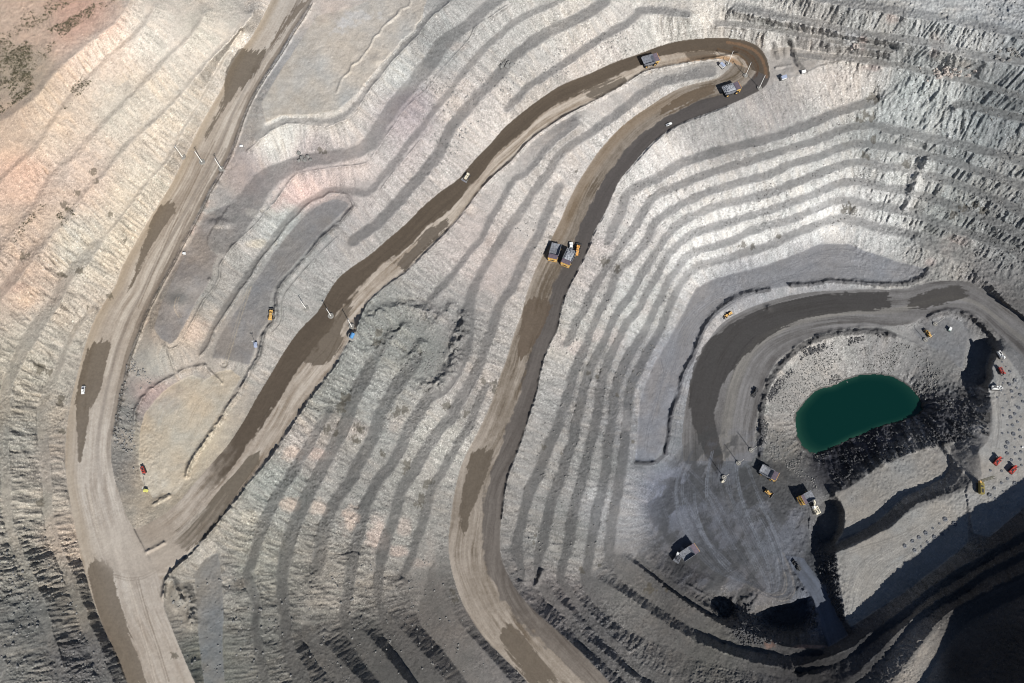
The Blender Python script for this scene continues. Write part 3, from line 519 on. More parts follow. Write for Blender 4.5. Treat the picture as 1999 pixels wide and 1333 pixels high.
for n in base:
    m = (rid == n)
    if not m.any(): continue
    kk = np.clip(.42-stk*1.15, 0, 1)[..., None]
    col_ = lin(base[n])*(1-kk)+lin(dark[n])*kk
    if n == 1:
        lt = sstep(.30, .10, RT)[..., None]*.55; col_ = col_*(1-lt)+lin((172, 156, 134))*lt
        bt = (sstep(.64, .70, RT+.02*stk)*sstep(.78, .72, RT)*.5*sstep(.75, .6, RU))[..., None]; col_ = col_*(1-bt)+lin((128, 118, 110))*bt
        bt = (sstep(.90, .93, RT)*.6*sstep(.75, .6, RU))[..., None]; col_ = col_*(1-bt)+lin((122, 110, 98))*bt
        gb = (sstep(.80, .9, RU)*.35)[..., None]; col_ = col_*(1-gb)+lin((165, 150, 132))*gb
    if n == 2:
        edge = np.interp(RU, [0, .08, .14, .22, .30, .42, .55, .62, .8, .93, 1], [.55, .5, .42, .48, .5, .55, .5, .46, .45, .42, .4])
        wt = sstep(edge+.03, edge-.03, RT+wetn)*sstep(.93, .84, RU+wetn*.3); wt = np.clip(wt, 0, 1)[..., None]
        col_ = col_*(1-wt)+lin((100, 89, 77))*(1+.25*stk[..., None])*wt
        ob = (sstep(.62, .75, RT)*sstep(.10, .04, RU)*.7)[..., None]; col_ = col_*(1-ob)+lin((176, 138, 98))*ob
    if n == 3:
        edge = np.interp(RU, [0, .1, .3, .38, .5, .62, .8, 1], [.62, .58, .56, .62, .60, .62, .62, .7])
        st_ = np.interp(RU, [0, .30, .38, .5, .75, 1], [1, 1, .92, .88, .75, .5])
        wt = (sstep(edge-.03, edge+.03, RT+wetn)*st_)[..., None]
        col_ = col_*(1-wt)+lin((96, 91, 88))*(1+.25*stk[..., None])*wt
        br = (sstep(.40, .2, RT)*sstep(.06, .12, RU)*sstep(.4, .3, RU)*.45)[..., None]; col_ = col_*(1-br)+lin((150, 128, 102))*br
    if n == 4:
        g1 = (sstep(.50, .56, RT)*sstep(.72, .64, RT)*.7*np.clip(.6+stk, 0, 1))[..., None]; col_ = col_*(1-g1)+lin((150, 146, 138))*g1
    RC[m] = col_[m]
rb = warp(road, 1.5, 8, 81)
rim_ = blur(road, 2)
C = np.where(road[..., None] > 0, RC, C)
C = C*(1-0.0)
ry_, rx_ = np.gradient(RS); rn = np.hypot(rx_, ry_); okr = (rn > .2) & (rn < 4); rx_ = np.where(okr, rx_/np.maximum(rn, .1), 0); ry_ = np.where(okr, ry_/np.maximum(rn, .1), 0)
fing = (3.5*_st(1.8, 400, 88)+5*_st(5.5, 900, 89)).astype(np.float32)
for l in lines(WET):
    c, p = l.split('|'); c = [float(v) for v in c.split(',')]
    w, m = poly_mask(pts(p)); M = np.zeros((NY, NX), np.float32); M[w] = m
    w = (slice(max(0, w[0].start-8), w[0].stop+8), slice(max(0, w[1].start-8), w[1].stop+8))
    uu = U[w]+rx_[w]*fing[w]+2.2*fbm(PX[w], PY[w], 7, 5, 19); vv = V[w]+ry_[w]*fing[w]+2.8*fbm(PX[w], PY[w], 7, 5, 47)
    k = (sstep(.2, .8, bilin(blur(M, 1), uu, vv))*(.80+.18*np.clip(stk[w]*1.6, -1, 1)))[..., None]
    C[w] = C[w]*(1-k)+lin(c)*(1+.22*stk[w][..., None]+.12*dens[w][..., None])*k
# orange-brown shoulder strips, dark seep stains, dark crushed rock, painted shade
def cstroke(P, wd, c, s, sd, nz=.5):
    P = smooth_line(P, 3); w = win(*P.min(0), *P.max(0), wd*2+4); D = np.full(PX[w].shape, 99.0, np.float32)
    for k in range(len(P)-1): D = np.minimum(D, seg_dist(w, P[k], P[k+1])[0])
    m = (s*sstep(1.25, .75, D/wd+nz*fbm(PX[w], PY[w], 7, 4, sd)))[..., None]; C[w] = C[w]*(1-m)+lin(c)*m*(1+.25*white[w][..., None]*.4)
ROCK_AND_SHADE = """
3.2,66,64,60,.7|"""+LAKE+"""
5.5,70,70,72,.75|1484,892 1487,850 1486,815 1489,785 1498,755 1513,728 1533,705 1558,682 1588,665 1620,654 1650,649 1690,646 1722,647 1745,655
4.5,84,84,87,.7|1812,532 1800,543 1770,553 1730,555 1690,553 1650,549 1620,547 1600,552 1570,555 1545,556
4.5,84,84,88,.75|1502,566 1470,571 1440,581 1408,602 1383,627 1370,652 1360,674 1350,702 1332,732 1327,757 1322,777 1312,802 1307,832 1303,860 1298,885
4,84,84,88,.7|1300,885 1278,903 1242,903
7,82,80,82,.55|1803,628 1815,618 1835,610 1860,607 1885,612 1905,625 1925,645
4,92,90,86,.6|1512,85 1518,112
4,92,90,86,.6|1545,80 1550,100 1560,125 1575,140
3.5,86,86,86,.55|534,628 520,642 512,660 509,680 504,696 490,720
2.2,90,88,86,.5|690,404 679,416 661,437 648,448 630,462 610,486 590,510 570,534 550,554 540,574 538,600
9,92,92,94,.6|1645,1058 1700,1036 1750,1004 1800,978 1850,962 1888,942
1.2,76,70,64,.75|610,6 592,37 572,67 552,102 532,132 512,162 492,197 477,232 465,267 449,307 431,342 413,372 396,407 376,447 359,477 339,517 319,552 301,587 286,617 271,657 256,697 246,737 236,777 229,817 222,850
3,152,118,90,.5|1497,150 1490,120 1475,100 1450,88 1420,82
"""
for i, l in enumerate(lines(ROCK_AND_SHADE)):  # band below the upper bench and some berm lines: shade painted dark
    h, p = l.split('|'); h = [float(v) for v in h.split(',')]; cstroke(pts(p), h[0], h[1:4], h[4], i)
for i, l in enumerate(lines(TRACKS)):
    h, p = l.split('|'); h = [float(v) for v in h.split(',')]; cstroke(pts(p), h[0], h[1:4], h[4], i+40, .9)
    P = pts(p); d = P[-1]-P[0]; nrm = np.array([-d[1], d[0]])/np.hypot(*d)
    cstroke(P+nrm*5, h[0]*.8, h[1:4], h[4]*.7, i+90, .9)
# mottled damp floor of the pit
w = win(1260, 830, 1600, 1180, 0); fz = fbm(PX[w]*.8+PY[w]*.35, PY[w]*.6, 26, 5, 222); rr = sstep(1.25, .8, np.hypot((PX[w]-1425)/150, (PY[w]-1010)/165))
k = (rr*.75*sstep(-.10, .10, fz))[..., None]; C[w] = C[w]*(1-k)+lin((78, 79, 80))*(1+.3*dens[w][..., None])*k
k = (rr*.3*sstep(.05, .35, -fz))[..., None]; C[w] = C[w]*(1-k)+lin((128, 132, 142))*k
def flow(Ga, Gb, n, w_, lo, hi, s_, sd, u0=0, u1=1):            # families of wheel tracks between two guide lines
    A_ = smooth_line(pts(Ga), 4); B_ = smooth_line(pts(Gb), 4); r_ = np.random.default_rng(sd)
    rs_ = lambda L: np.c_[np.interp(np.linspace(0, 1, 24), arc(L)/arc(L)[-1], L[:, 0]), np.interp(np.linspace(0, 1, 24), arc(L)/arc(L)[-1], L[:, 1])]
    A_ = rs_(A_); B_ = rs_(B_)
    for k in range(n):
        a = r_.random(); b = np.clip(a+r_.normal(0, .12), 0, 1); la = np.linspace(a, b, 24)[:, None]; P = A_*(1-la)+B_*la
        i0 = int(r_.uniform(0, 14)); i1 = min(24, i0+int(r_.uniform(6, 18))); c = np.array(lo)+(np.array(hi)-lo)*r_.random(); q = s_*r_.uniform(.4, 1)
        for off in (0, 3.6):
            d = P[-1]-P[0]; nn = np.array([-d[1], d[0]])/np.hypot(*d); cstroke(P[i0:i1]+nn*off, w_, c, q, k+sd, .8)
FLOWS = [("1345,880 1318,940 1320,1010 1350,1070 1400,1115 1470,1140", "1465,880 1500,960 1545,1030 1562,1090 1550,1150 1520,1165", 60, .9, (62, 63, 66), (144, 149, 158), .6, 7),
         ("1280,930 1300,1000 1330,1060 1390,1100", "1340,900 1400,960 1450,1040 1500,1120", 22, .9, (84, 86, 92), (142, 146, 156), .45, 8),
         ("1650,1205 1650,1140 1672,1090 1740,1045 1830,990", "1700,1190 1715,1150 1750,1115 1800,1080 1860,1010", 34, .9, (128, 124, 118), (190, 186, 177), .4, 9),
         ("1250,890 1265,800 1300,700 1335,620 1400,570 1520,530", "1298,880 1310,800 1345,710 1370,650 1420,600 1500,560", 26, .8, (112, 114, 120), (176, 178, 184), .4, 10),
         ("1500,525 1600,485 1700,500 1800,530", "1500,558 1600,545 1700,545 1790,545", 22, .8, (116, 118, 124), (182, 182, 184), .38, 11),
         ("300,970 290,880 310,800 380,740", "350,950 400,860 440,780 480,720", 16, .9, (176, 160, 138), (222, 210, 190), .3, 12),
         ("420,660 470,570 540,480 630,400", "500,690 525,600 590,510 670,430", 16, .9, (124, 121, 118), (176, 172, 166), .3, 13),
         ("1940,900 1940,840 1945,780 1945,730", "1990,920 1985,850 1975,790 1960,730", 14, .9, (132, 129, 124), (192, 188, 180), .35, 14),
         ("1660,960 1720,925 1790,895 1845,880", "1660,1040 1730,1000 1790,960 1840,925", 16, .9, (126, 122, 116), (188, 183, 172), .35, 15),
         ("205,900 215,1000 250,1060 300,1075 350,1035 420,950", "160,950 190,1060 240,1110 310,1105 380,1060 450,970", 26, 1.1, (140, 126, 112), (214, 204, 190), .35, 16)]
for F_ in FLOWS: flow(*F_)
w, m = poly_mask(pts("1590,890 1700,845 1800,805 1860,755 1935,755 1932,850 1860,868 1760,892 1640,958 1600,930")); C[w] *= (1+m*np.clip(.32*licm[w]+.2*lic2[w], -.5, 1.2))[..., None]
# stones scattered on the rubble
spk = np.clip((white-1.7)*.8, 0, 1)*(1-em)*np.clip(rough3, .15, 1.2); C *= (1+.35*spk)[..., None]
spk = np.clip((-white-1.7)*.8, 0, 1)*(1-em)*np.clip(rough3, .15, 1.2); C *= (1-.35*spk)[..., None]
w = win(150, 930, 400, 1200, 0); cb = C[w].copy(); rw_ = (road[w] > 0).astype(np.float32)
for k in range(3): cb[..., k] = blur(cb[..., k]*rw_, 160)/np.maximum(.05, blur(rw_.copy(), 160))
m = sstep(1.0, .55, np.hypot((PX[w]-268)/100, (PY[w]-1068)/78))[..., None]*(road[w] > 0)[..., None]
C[w] = C[w]*(1-m)+1.06*cb*m*(1+.22*stk[w][..., None])
STAINS = """1178,512,8 1187,508,5 1205,528,7 1208,520,5 740,650,7 736,668,8 944,745,7 966,748,8 965,762,7 872,792,9 910,808,7 774,806,10 790,800,7 700,834,9 705,838,8 640,838,8 655,845,7 692,858,9 697,862,6 745,883,5 748,890,5 797,904,9 792,918,7 838,940,9 832,950,5 822,975,9 816,985,8 676,775,9 665,795,10 670,786,7
96,728,7 80,722,9 70,712,6 120,777,9 118,788,7 122,842,6 45,500,7 55,496,5 126,400,7 133,408,6 182,335,7 190,355,6 150,375,6 216,418,5 118,535,6 128,540,5 155,530,7 1700,190,8 1712,195,7 1690,225,9 1680,235,7 1705,230,8 1685,300,7 1695,306,6 1705,272,7 1655,405,9 1665,410,8 1647,412,6 1770,320,8 1452,478,8 1470,480,6 1520,460,5 1862,420,8 1882,405,9 1920,410,8 1905,400,7
1205,770,4 1147,728,5 1165,735,4 1100,400,3 1235,862,4 1062,872,5 1097,885,4 1045,1045,4 1042,1060,4 1300,1150,5 1268,1150,11 625,295,6 635,297,5 1135,1113,6 882,1155,6 888,1170,6 80,980,8 340,1280,7 1170,1105,5 215,578,6 170,600,4 245,470,4 1125,335,4 1042,448,3 1075,462,4"""
for q in STAINS.split():
    x, y, r = [float(v) for v in q.split(',')]
    w = win(x, y, x, y, r*2); m = (.7*sstep(1.0, .82, np.hypot(PX[w]-x, PY[w]-y)/r+1.1*fbm(PX[w]*1.6, PY[w], 6, 3, int(x+y) % 61)))[..., None]
    C[w] = C[w]*(1-m)+lin((98, 92, 80))*m
gr_ = C.mean(-1, keepdims=True); ds = (.0+.28*sstep(350, 900, PX)*(1-em)-.32*sstep(1180, 1300, PX)*sstep(600, 850, PY)*sstep(1650, 1550, PX))[..., None]; ds = np.maximum(ds, -.15); C = C*(1-ds)+gr_*np.array([1.02, 1.0, .975], np.float32)*ds
wl_ = (sstep(560, 300, PX)*sstep(950, 600, PY))[..., None]; C = C*(1+np.array([.015, -.02, -.07], np.float32)*wl_)
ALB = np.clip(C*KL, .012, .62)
# ------------------------------------------------------------------ terrain meshes
def sel(a, lo, hi):
    out = []; i = 0
    while i < len(a):
        out.append(i); v = a[i]; i += 1 if lo < v < hi else 3
    if out[-1] != len(a)-1: out.append(len(a)-1)
    return np.array(out)
ci = sel(gx, -25, 2025); cj = sel(gy, -25, 1360)
zz = Z[np.ix_(cj, ci)].astype(np.float64); pxx, pyy = np.meshgrid(gx[ci], gy[cj])
VX, VY = unproj(pxx, pyy, zz)
nX, nY = len(ci), len(cj)
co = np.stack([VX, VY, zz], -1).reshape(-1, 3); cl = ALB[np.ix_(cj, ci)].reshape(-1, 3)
jac = (np.diff(VX, axis=1)[:-1]*-np.diff(VY, axis=0)[:, :-1]-np.diff(VY, axis=1)[:-1]*-np.diff(VX, axis=0)[:, :-1])
print('terrain', nX, nY, 'folded cells %.4f' % (jac < 0).mean())
idx = np.arange(nX*nY).reshape(nY, nX)
quads = np.stack([idx[1:, :-1], idx[1:, 1:], idx[:-1, 1:], idx[:-1, :-1]], -1).reshape(-1, 4)
frd = np.maximum(0, rid)[np.ix_(cj, ci)][:-1, :-1].ravel()
def rock_mat(name, bump=.25, scale=1.1, rough_=.95):
    m = bpy.data.materials.new(name); m.use_nodes = True; n = m.node_tree; b = n.nodes['Principled BSDF']
    b.inputs['Roughness'].default_value = rough_; b.inputs['Specular IOR Level'].default_value = .15
    at = n.nodes.new('ShaderNodeAttribute'); at.attribute_name = 'albedo'
    tc = n.nodes.new('ShaderNodeTexCoord'); nz = n.nodes.new('ShaderNodeTexNoise')
    nz.inputs['Scale'].default_value = scale; nz.inputs['Detail'].default_value = 5; nz.inputs['Roughness'].default_value = .65
    n.links.new(tc.outputs['Object'], nz.inputs['Vector'])
    mr = n.nodes.new('ShaderNodeMapRange'); mr.inputs[3].default_value = .72; mr.inputs[4].default_value = 1.28
    n.links.new(nz.outputs['Fac'], mr.inputs[0])
    mx = n.nodes.new('ShaderNodeVectorMath'); mx.operation = 'SCALE'
    n.links.new(at.outputs['Color'], mx.inputs[0]); n.links.new(mr.outputs[0], mx.inputs['Scale']); n.links.new(mx.outputs[0], b.inputs['Base Color'])
    bp = n.nodes.new('ShaderNodeBump'); bp.inputs['Strength'].default_value = bump; bp.inputs['Distance'].default_value = .5
    n.links.new(nz.outputs['Fac'], bp.inputs['Height']); n.links.new(bp.outputs[0], b.inputs['Normal'])
    return m
def grid_object(name, q, mat):
    used = np.unique(q); mp = np.full(nX*nY, -1, np.int64); mp[used] = np.arange(len(used)); q = mp[q]
    me = bpy.data.meshes.new(name); me.vertices.add(len(used)); me.vertices.foreach_set('co', co[used].astype(np.float32).ravel())
    me.loops.add(q.size); me.loops.foreach_set('vertex_index', q.astype(np.int32).ravel())
    me.polygons.add(len(q)); me.polygons.foreach_set('loop_start', np.arange(0, q.size, 4, dtype=np.int32))
    me.polygons.foreach_set('loop_total', np.full(len(q), 4, np.int32))
    me.update(calc_edges=True)
    ca = me.attributes.new('albedo', 'FLOAT_COLOR', 'POINT'); ca.data.foreach_set('color', np.c_[cl[used], np.ones(len(used))].astype(np.float32).ravel())
    me.materials.append(mat); o = bpy.data.objects.new(name, me); col.objects.link(o); o['kind'] = 'structure'
    return o
M_rock = rock_mat('rock_ground', .3, .9); M_road = rock_mat('packed_dirt', .12, .7)
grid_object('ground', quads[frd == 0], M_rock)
rl_names = {1: 'haul_road', 2: 'haul_road', 3: 'haul_road', 4: 'haul_road', 5: 'haul_road'}
for k in range(1, 6): grid_object('haul_road', quads[frd == k], M_road)
# surrounding plateau out to the horizon
ring = np.r_[idx[0, :], idx[1:, -1], idx[-1, -2::-1], idx[-2:0:-1, 0]][::12]
rp = co[ring]; c0 = rp.mean(0); outv = []
for s, dz in ((1.0, 0), (1.35, 8), (2.5, 20), (14, 20)):
    q = c0+(rp-c0)*s; q[:, 2] = rp[:, 2] if s == 1 else 205+dz; outv.append(q)
nr = len(ring); vv = np.vstack(outv).tolist()
ff = [(a*nr+i, a*nr+(i+1) % nr, (a+1)*nr+(i+1) % nr, (a+1)*nr+i) for a in range(3) for i in range(nr)]
me = bpy.data.meshes.new('plateau'); me.from_pydata(vv, [], ff); me.update()
ca = me.attributes.new('albedo', 'FLOAT_COLOR', 'POINT'); ca.data.foreach_set('color', np.tile([.3, .27, .24, 1], len(vv)).astype(np.float32))
me.materials.append(M_rock); o = bpy.data.objects.new('plateau', me); col.objects.link(o); o['kind'] = 'structure'
# lake water
def mat(name, c, rough_=.5, metal=0.0, noise_=.12, ns=3.0, spec=.4):
    m = bpy.data.materials.new(name); m.use_nodes = True; n = m.node_tree; b = n.nodes['Principled BSDF']
    b.inputs['Roughness'].default_value = rough_; b.inputs['Metallic'].default_value = metal; b.inputs['Specular IOR Level'].default_value = spec
    tc = n.nodes.new('ShaderNodeTexCoord'); nz = n.nodes.new('ShaderNodeTexNoise'); nz.inputs['Scale'].default_value = ns; nz.inputs['Detail'].default_value = 4
    n.links.new(tc.outputs['Object'], nz.inputs['Vector'])
    rp_ = n.nodes.new('ShaderNodeValToRGB'); e = rp_.color_ramp.elements
    e[0].position = .3; e[1].position = .7
    e[0].color = (*[v*(1-noise_) for v in c], 1); e[1].color = (*[min(1, v*(1+noise_)) for v in c], 1)
    n.links.new(nz.outputs['Fac'], rp_.inputs[0]); n.links.new(rp_.outputs[0], b.inputs['Base Color'])
    return m
M_water = mat('green_water', (.0015, .017, .0145), .16, 0, .30, .035, .3)
wn = M_water.node_tree; wb = wn.nodes['Principled BSDF']; wz = wn.nodes.new('ShaderNodeTexNoise'); wz.inputs['Scale'].default_value = .9; wz.inputs['Detail'].default_value = 4
wtc = wn.nodes.new('ShaderNodeTexCoord'); wn.links.new(wtc.outputs['Object'], wz.inputs['Vector'])
wbp = wn.nodes.new('ShaderNodeBump'); wbp.inputs['Strength'].default_value = .25; wbp.inputs['Distance'].default_value = .15; wn.links.new(wz.outputs['Fac'], wbp.inputs['Height']); wn.links.new(wbp.outputs[0], wb.inputs['Normal'])
cen = lake.mean(0); lw = smooth_line(np.vstack([lake, lake[:1]]), 3)[:-1]
rings_ = [1.03, .97, .90, .80, .55, .25]; wv = []; wc = []; nw = len(lw)
for rr in rings_:
    for p in lw:
        q = cen+(p-cen)*rr; x_, y_ = unproj(*q, -16.0); wv.append((float(x_), float(y_), -16.0))
        sh = max(0, (rr-.86)/.17)*(1.0 if p[0] < 1680 else .5); wc.append((.0014+.012*sh, .019+.03*sh, .015+.018*sh, 1))
x_, y_ = unproj(*cen, -16.0); wv.append((float(x_), float(y_), -16.0)); wc.append((.0014, .019, .015, 1)); nr6 = len(rings_)
wf = [(a*nw+i, a*nw+(i+1) % nw, (a+1)*nw+(i+1) % nw, (a+1)*nw+i) for a in range(nr6-1) for i in range(nw)]+[((nr6-1)*nw+i, (nr6-1)*nw+(i+1) % nw, nr6*nw) for i in range(nw)]
me = bpy.data.meshes.new('water'); me.from_pydata(wv, [], wf); me.update()
if me.polygons[0].normal.z < 0: me.flip_normals()
ca = me.attributes.new('albedo', 'FLOAT_COLOR', 'POINT'); ca.data.foreach_set('color', np.array(wc, np.float32).ravel())
wat = wn.nodes.new('ShaderNodeAttribute'); wat.attribute_name = 'albedo'; wn.links.new(wat.outputs['Color'], wb.inputs['Base Color'])
me.materials.append(M_water); o = bpy.data.objects.new('water', me); col.objects.link(o); o['kind'] = 'structure'
def ground_z(px, py):
    return float(bilin(Z, np.array([(px-X0)/H]), np.array([(py-Y0)/H]))[0])
def place(px, py, h=0.0):
    """ground point whose point h metres above shows at pixel px,py"""
    qx, qy = px, py
    for _ in range(5):
        z = ground_z(qx, qy); x, y = unproj(px, py, z+h); qx, qy = proj(x, y, z)
    return float(x), float(y), ground_z(qx, qy)
# ------------------------------------------------------------------ object builders
M = {
 'yellow': mat('loader_yellow', (.50, .30, .09), .6, 0, .35, 1.5), 'orange': mat('orange_paint', (.58, .30, .09), .6, 0, .3, 1.5),
 'cream': mat('dusty_cream', (.60, .55, .43), .6, 0, .15, 1.5), 'white': mat('white_paint', (.68, .68, .66), .35, 0, .06, 1.0),
 'steel': mat('bed_steel', (.16, .17, .20), .5, .2, .25, .8), 'steel2': mat('worn_steel', (.15, .155, .17), .65, .1, .4, .8),
 'purple': mat('canopy_steel', (.12, .095, .115), .6, 0, .2, .8), 'dark': mat('dark_metal', (.03, .03, .032), .6, 0, .2, 2),
 'rubber': mat('tyre_rubber', (.018, .018, .019), .85, 0, .2, 2), 'glass': mat('cab_glass', (.015, .02, .025), .08, 0, .1, 2, .6),
 'red': mat('red_paint', (.40, .06, .045), .45, 0, .15, 1.5), 'blue': mat('blue_paint', (.08, .22, .42), .45, 0, .12, 1.5), 'bluegrey': mat('bluegrey_roof', (.28, .32, .42), .5, 0, .1, 1.5),
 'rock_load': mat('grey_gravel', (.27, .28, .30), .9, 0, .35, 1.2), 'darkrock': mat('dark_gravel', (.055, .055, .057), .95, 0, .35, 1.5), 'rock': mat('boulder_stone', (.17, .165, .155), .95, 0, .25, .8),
 'palerock': mat('pale_stone', (.34, .30, .27), .95, 0, .2, .8), 'wood': mat('pole_steel', (.78, .76, .70), .5, 0, .06, 2), 'concrete': mat('tyre_and_soil', (.22, .21, .19), .9, 0, .15, 1.5),
 'wire': mat('power_cable', (.10, .09, .085), .6), 'green': mat('pale_green_paint', (.45, .62, .55), .5, 0, .1, 1.5), 'lime': mat('hi_vis_rail', (.60, .58, .16), .5), 'cut': mat('drill_cuttings', (.10, .105, .115), .95, 0, .3, 1.0), 'shrub': mat('dry_shrub', (.085, .075, .045), .95, 0, .3, .4),
}
class MB:
    def __init__(s): s.v = []; s.f = []
    def add(s, v, f): n = len(s.v); s.v += [tuple(float(c) for c in q) for q in v]; s.f += [tuple(n+i for i in q) for q in f]; return s
    def box(s, cx, cy, cz, lx, ly, lz, tx=1.0, ty=1.0, rz=0, ry=0):
        v = []
        for z, a, b in ((-.5, 1, 1), (.5, tx, ty)):
            for x, y in ((-.5, -.5), (.5, -.5), (.5, .5), (-.5, .5)): v.append([x*lx*a, y*ly*b, z*lz])
        v = np.array(v)
        if ry: c, q = math.cos(ry), math.sin(ry); v = np.c_[v[:, 0]*c+v[:, 2]*q, v[:, 1], -v[:, 0]*q+v[:, 2]*c]
        if rz: c, q = math.cos(rz), math.sin(rz); v = np.c_[v[:, 0]*c-v[:, 1]*q, v[:, 0]*q+v[:, 1]*c, v[:, 2]]
        return s.add(v+[cx, cy, cz], [(3, 2, 1, 0), (4, 5, 6, 7), (0, 1, 5, 4), (1, 2, 6, 5), (2, 3, 7, 6), (3, 0, 4, 7)])
    def prism(s, prof, y0, y1):                # profile in x,z pulled along y
        n = len(prof); v = [(x, y0, z) for x, z in prof]+[(x, y1, z) for x, z in prof]
        return s.add(v, [tuple(range(n)), tuple(range(2*n-1, n-1, -1))]+[(i, n+i, n+(i+1) % n, (i+1) % n) for i in range(n)])
    def cyl(s, a, b, r0, r1=None, n=12):
        r1 = r0 if r1 is None else r1; a = np.array(a, float); b = np.array(b, float); d = (b-a)/np.linalg.norm(b-a)
        e = np.cross(d, [0, 0, 1] if abs(d[2]) < .9 else [1, 0, 0]); e /= np.linalg.norm(e); g = np.cross(d, e)
        A = [a+r0*(math.cos(t)*e+math.sin(t)*g) for t in np.arange(n)*2*math.pi/n]; B = [b+r1*(math.cos(t)*e+math.sin(t)*g) for t in np.arange(n)*2*math.pi/n]
        return s.add(A+B, [tuple(range(n))[::-1], tuple(range(n, 2*n))]+[(i, (i+1) % n, n+(i+1) % n, n+i) for i in range(n)])
    def ring(s, r, w, z0, z1, n=20):
        v = []; 
        for rr, z in ((r-w, z0), (r, z0), (r, z1), (r-w, z1)): v += [(rr*math.cos(t), rr*math.sin(t), z) for t in np.arange(n)*2*math.pi/n]
        return s.add(v, [(a*n+i, a*n+(i+1) % n, ((a+1) % 4)*n+(i+1) % n, ((a+1) % 4)*n+i) for a in range(4) for i in range(n)])
    def build(s, name, m, parent=None):
        me = bpy.data.meshes.new(name); me.from_pydata(s.v, [], s.f); me.update(); me.materials.append(M[m] if isinstance(m, str) else m)
        o = bpy.data.objects.new(name, me); col.objects.link(o)
        if parent: o.parent = parent
        return o
def root(name, label, cat, group=None):
    o = bpy.data.objects.new(name, None); o.empty_display_size = 2; col.objects.link(o); o['label'] = label; o['category'] = cat
    if group: o['group'] = group
    return o
ORD = 'first second third fourth fifth sixth seventh eighth ninth tenth eleventh twelfth thirteenth fourteenth fifteenth sixteenth seventeenth eighteenth nineteenth twentieth'.split()
def ordn(i):
    if i < 20: return ORD[i]
    T = {2: 'twenty', 3: 'thirty', 4: 'forty', 5: 'fifty'}; t, u = divmod(i+1, 10)
    return (T[t]+'-'+ORD[u-1]) if u else {2: 'twentieth', 3: 'thirtieth', 4: 'fortieth', 5: 'fiftieth'}[t]
def copy_tree(o, parent=None):
    c = o.copy(); col.objects.link(c); c.parent = parent
    for ch in list(o.children): copy_tree(ch, c)
    return c
def normal_at(px, py, r=7):
    P = [np.array(place(px+a, py+b)) for a, b in ((r, 0), (-r, 0), (0, r), (0, -r))]
    n = np.cross(P[0]-P[1], P[3]-P[2]); n /= np.linalg.norm(n); return n if n[2] > 0 else -n
def put(o, px, py, hx, hy, h=2.0, tilt=True, lift=0.0):
    """stand a thing where its point h above the ground shows at px,py, its +x towards the image direction hx,hy"""
    x, y, z = place(px, py, h); x2, y2, z2 = place(px+hx*10, py+hy*10, h); ang = math.atan2(y2-y, x2-x)
    from mathutils import Vector, Matrix
    n = Vector(normal_at(px, py)) if tilt else Vector((0, 0, 1))
    if n.z < .93: n = (n+Vector((0, 0, 1.2))).normalized()
    f = Vector((math.cos(ang), math.sin(ang), 0)); f = (f-n*f.dot(n)).normalized(); l = n.cross(f)
    o.rotation_euler = Matrix((f, l, n)).transposed().to_euler(); o.location = (x, y, z+lift)
    return o
def wheels(t, spots, r, w, rim='yellow'):
    for x, y in spots:
        a = MB().cyl((x, y-w/2, r), (x, y+w/2, r), r, n=18).build('wheel', 'rubber', t)
        MB().cyl((x, y-w/2-.04, r), (x, y+w/2+.04, r), r*.5, n=12).build('rim', rim, a)
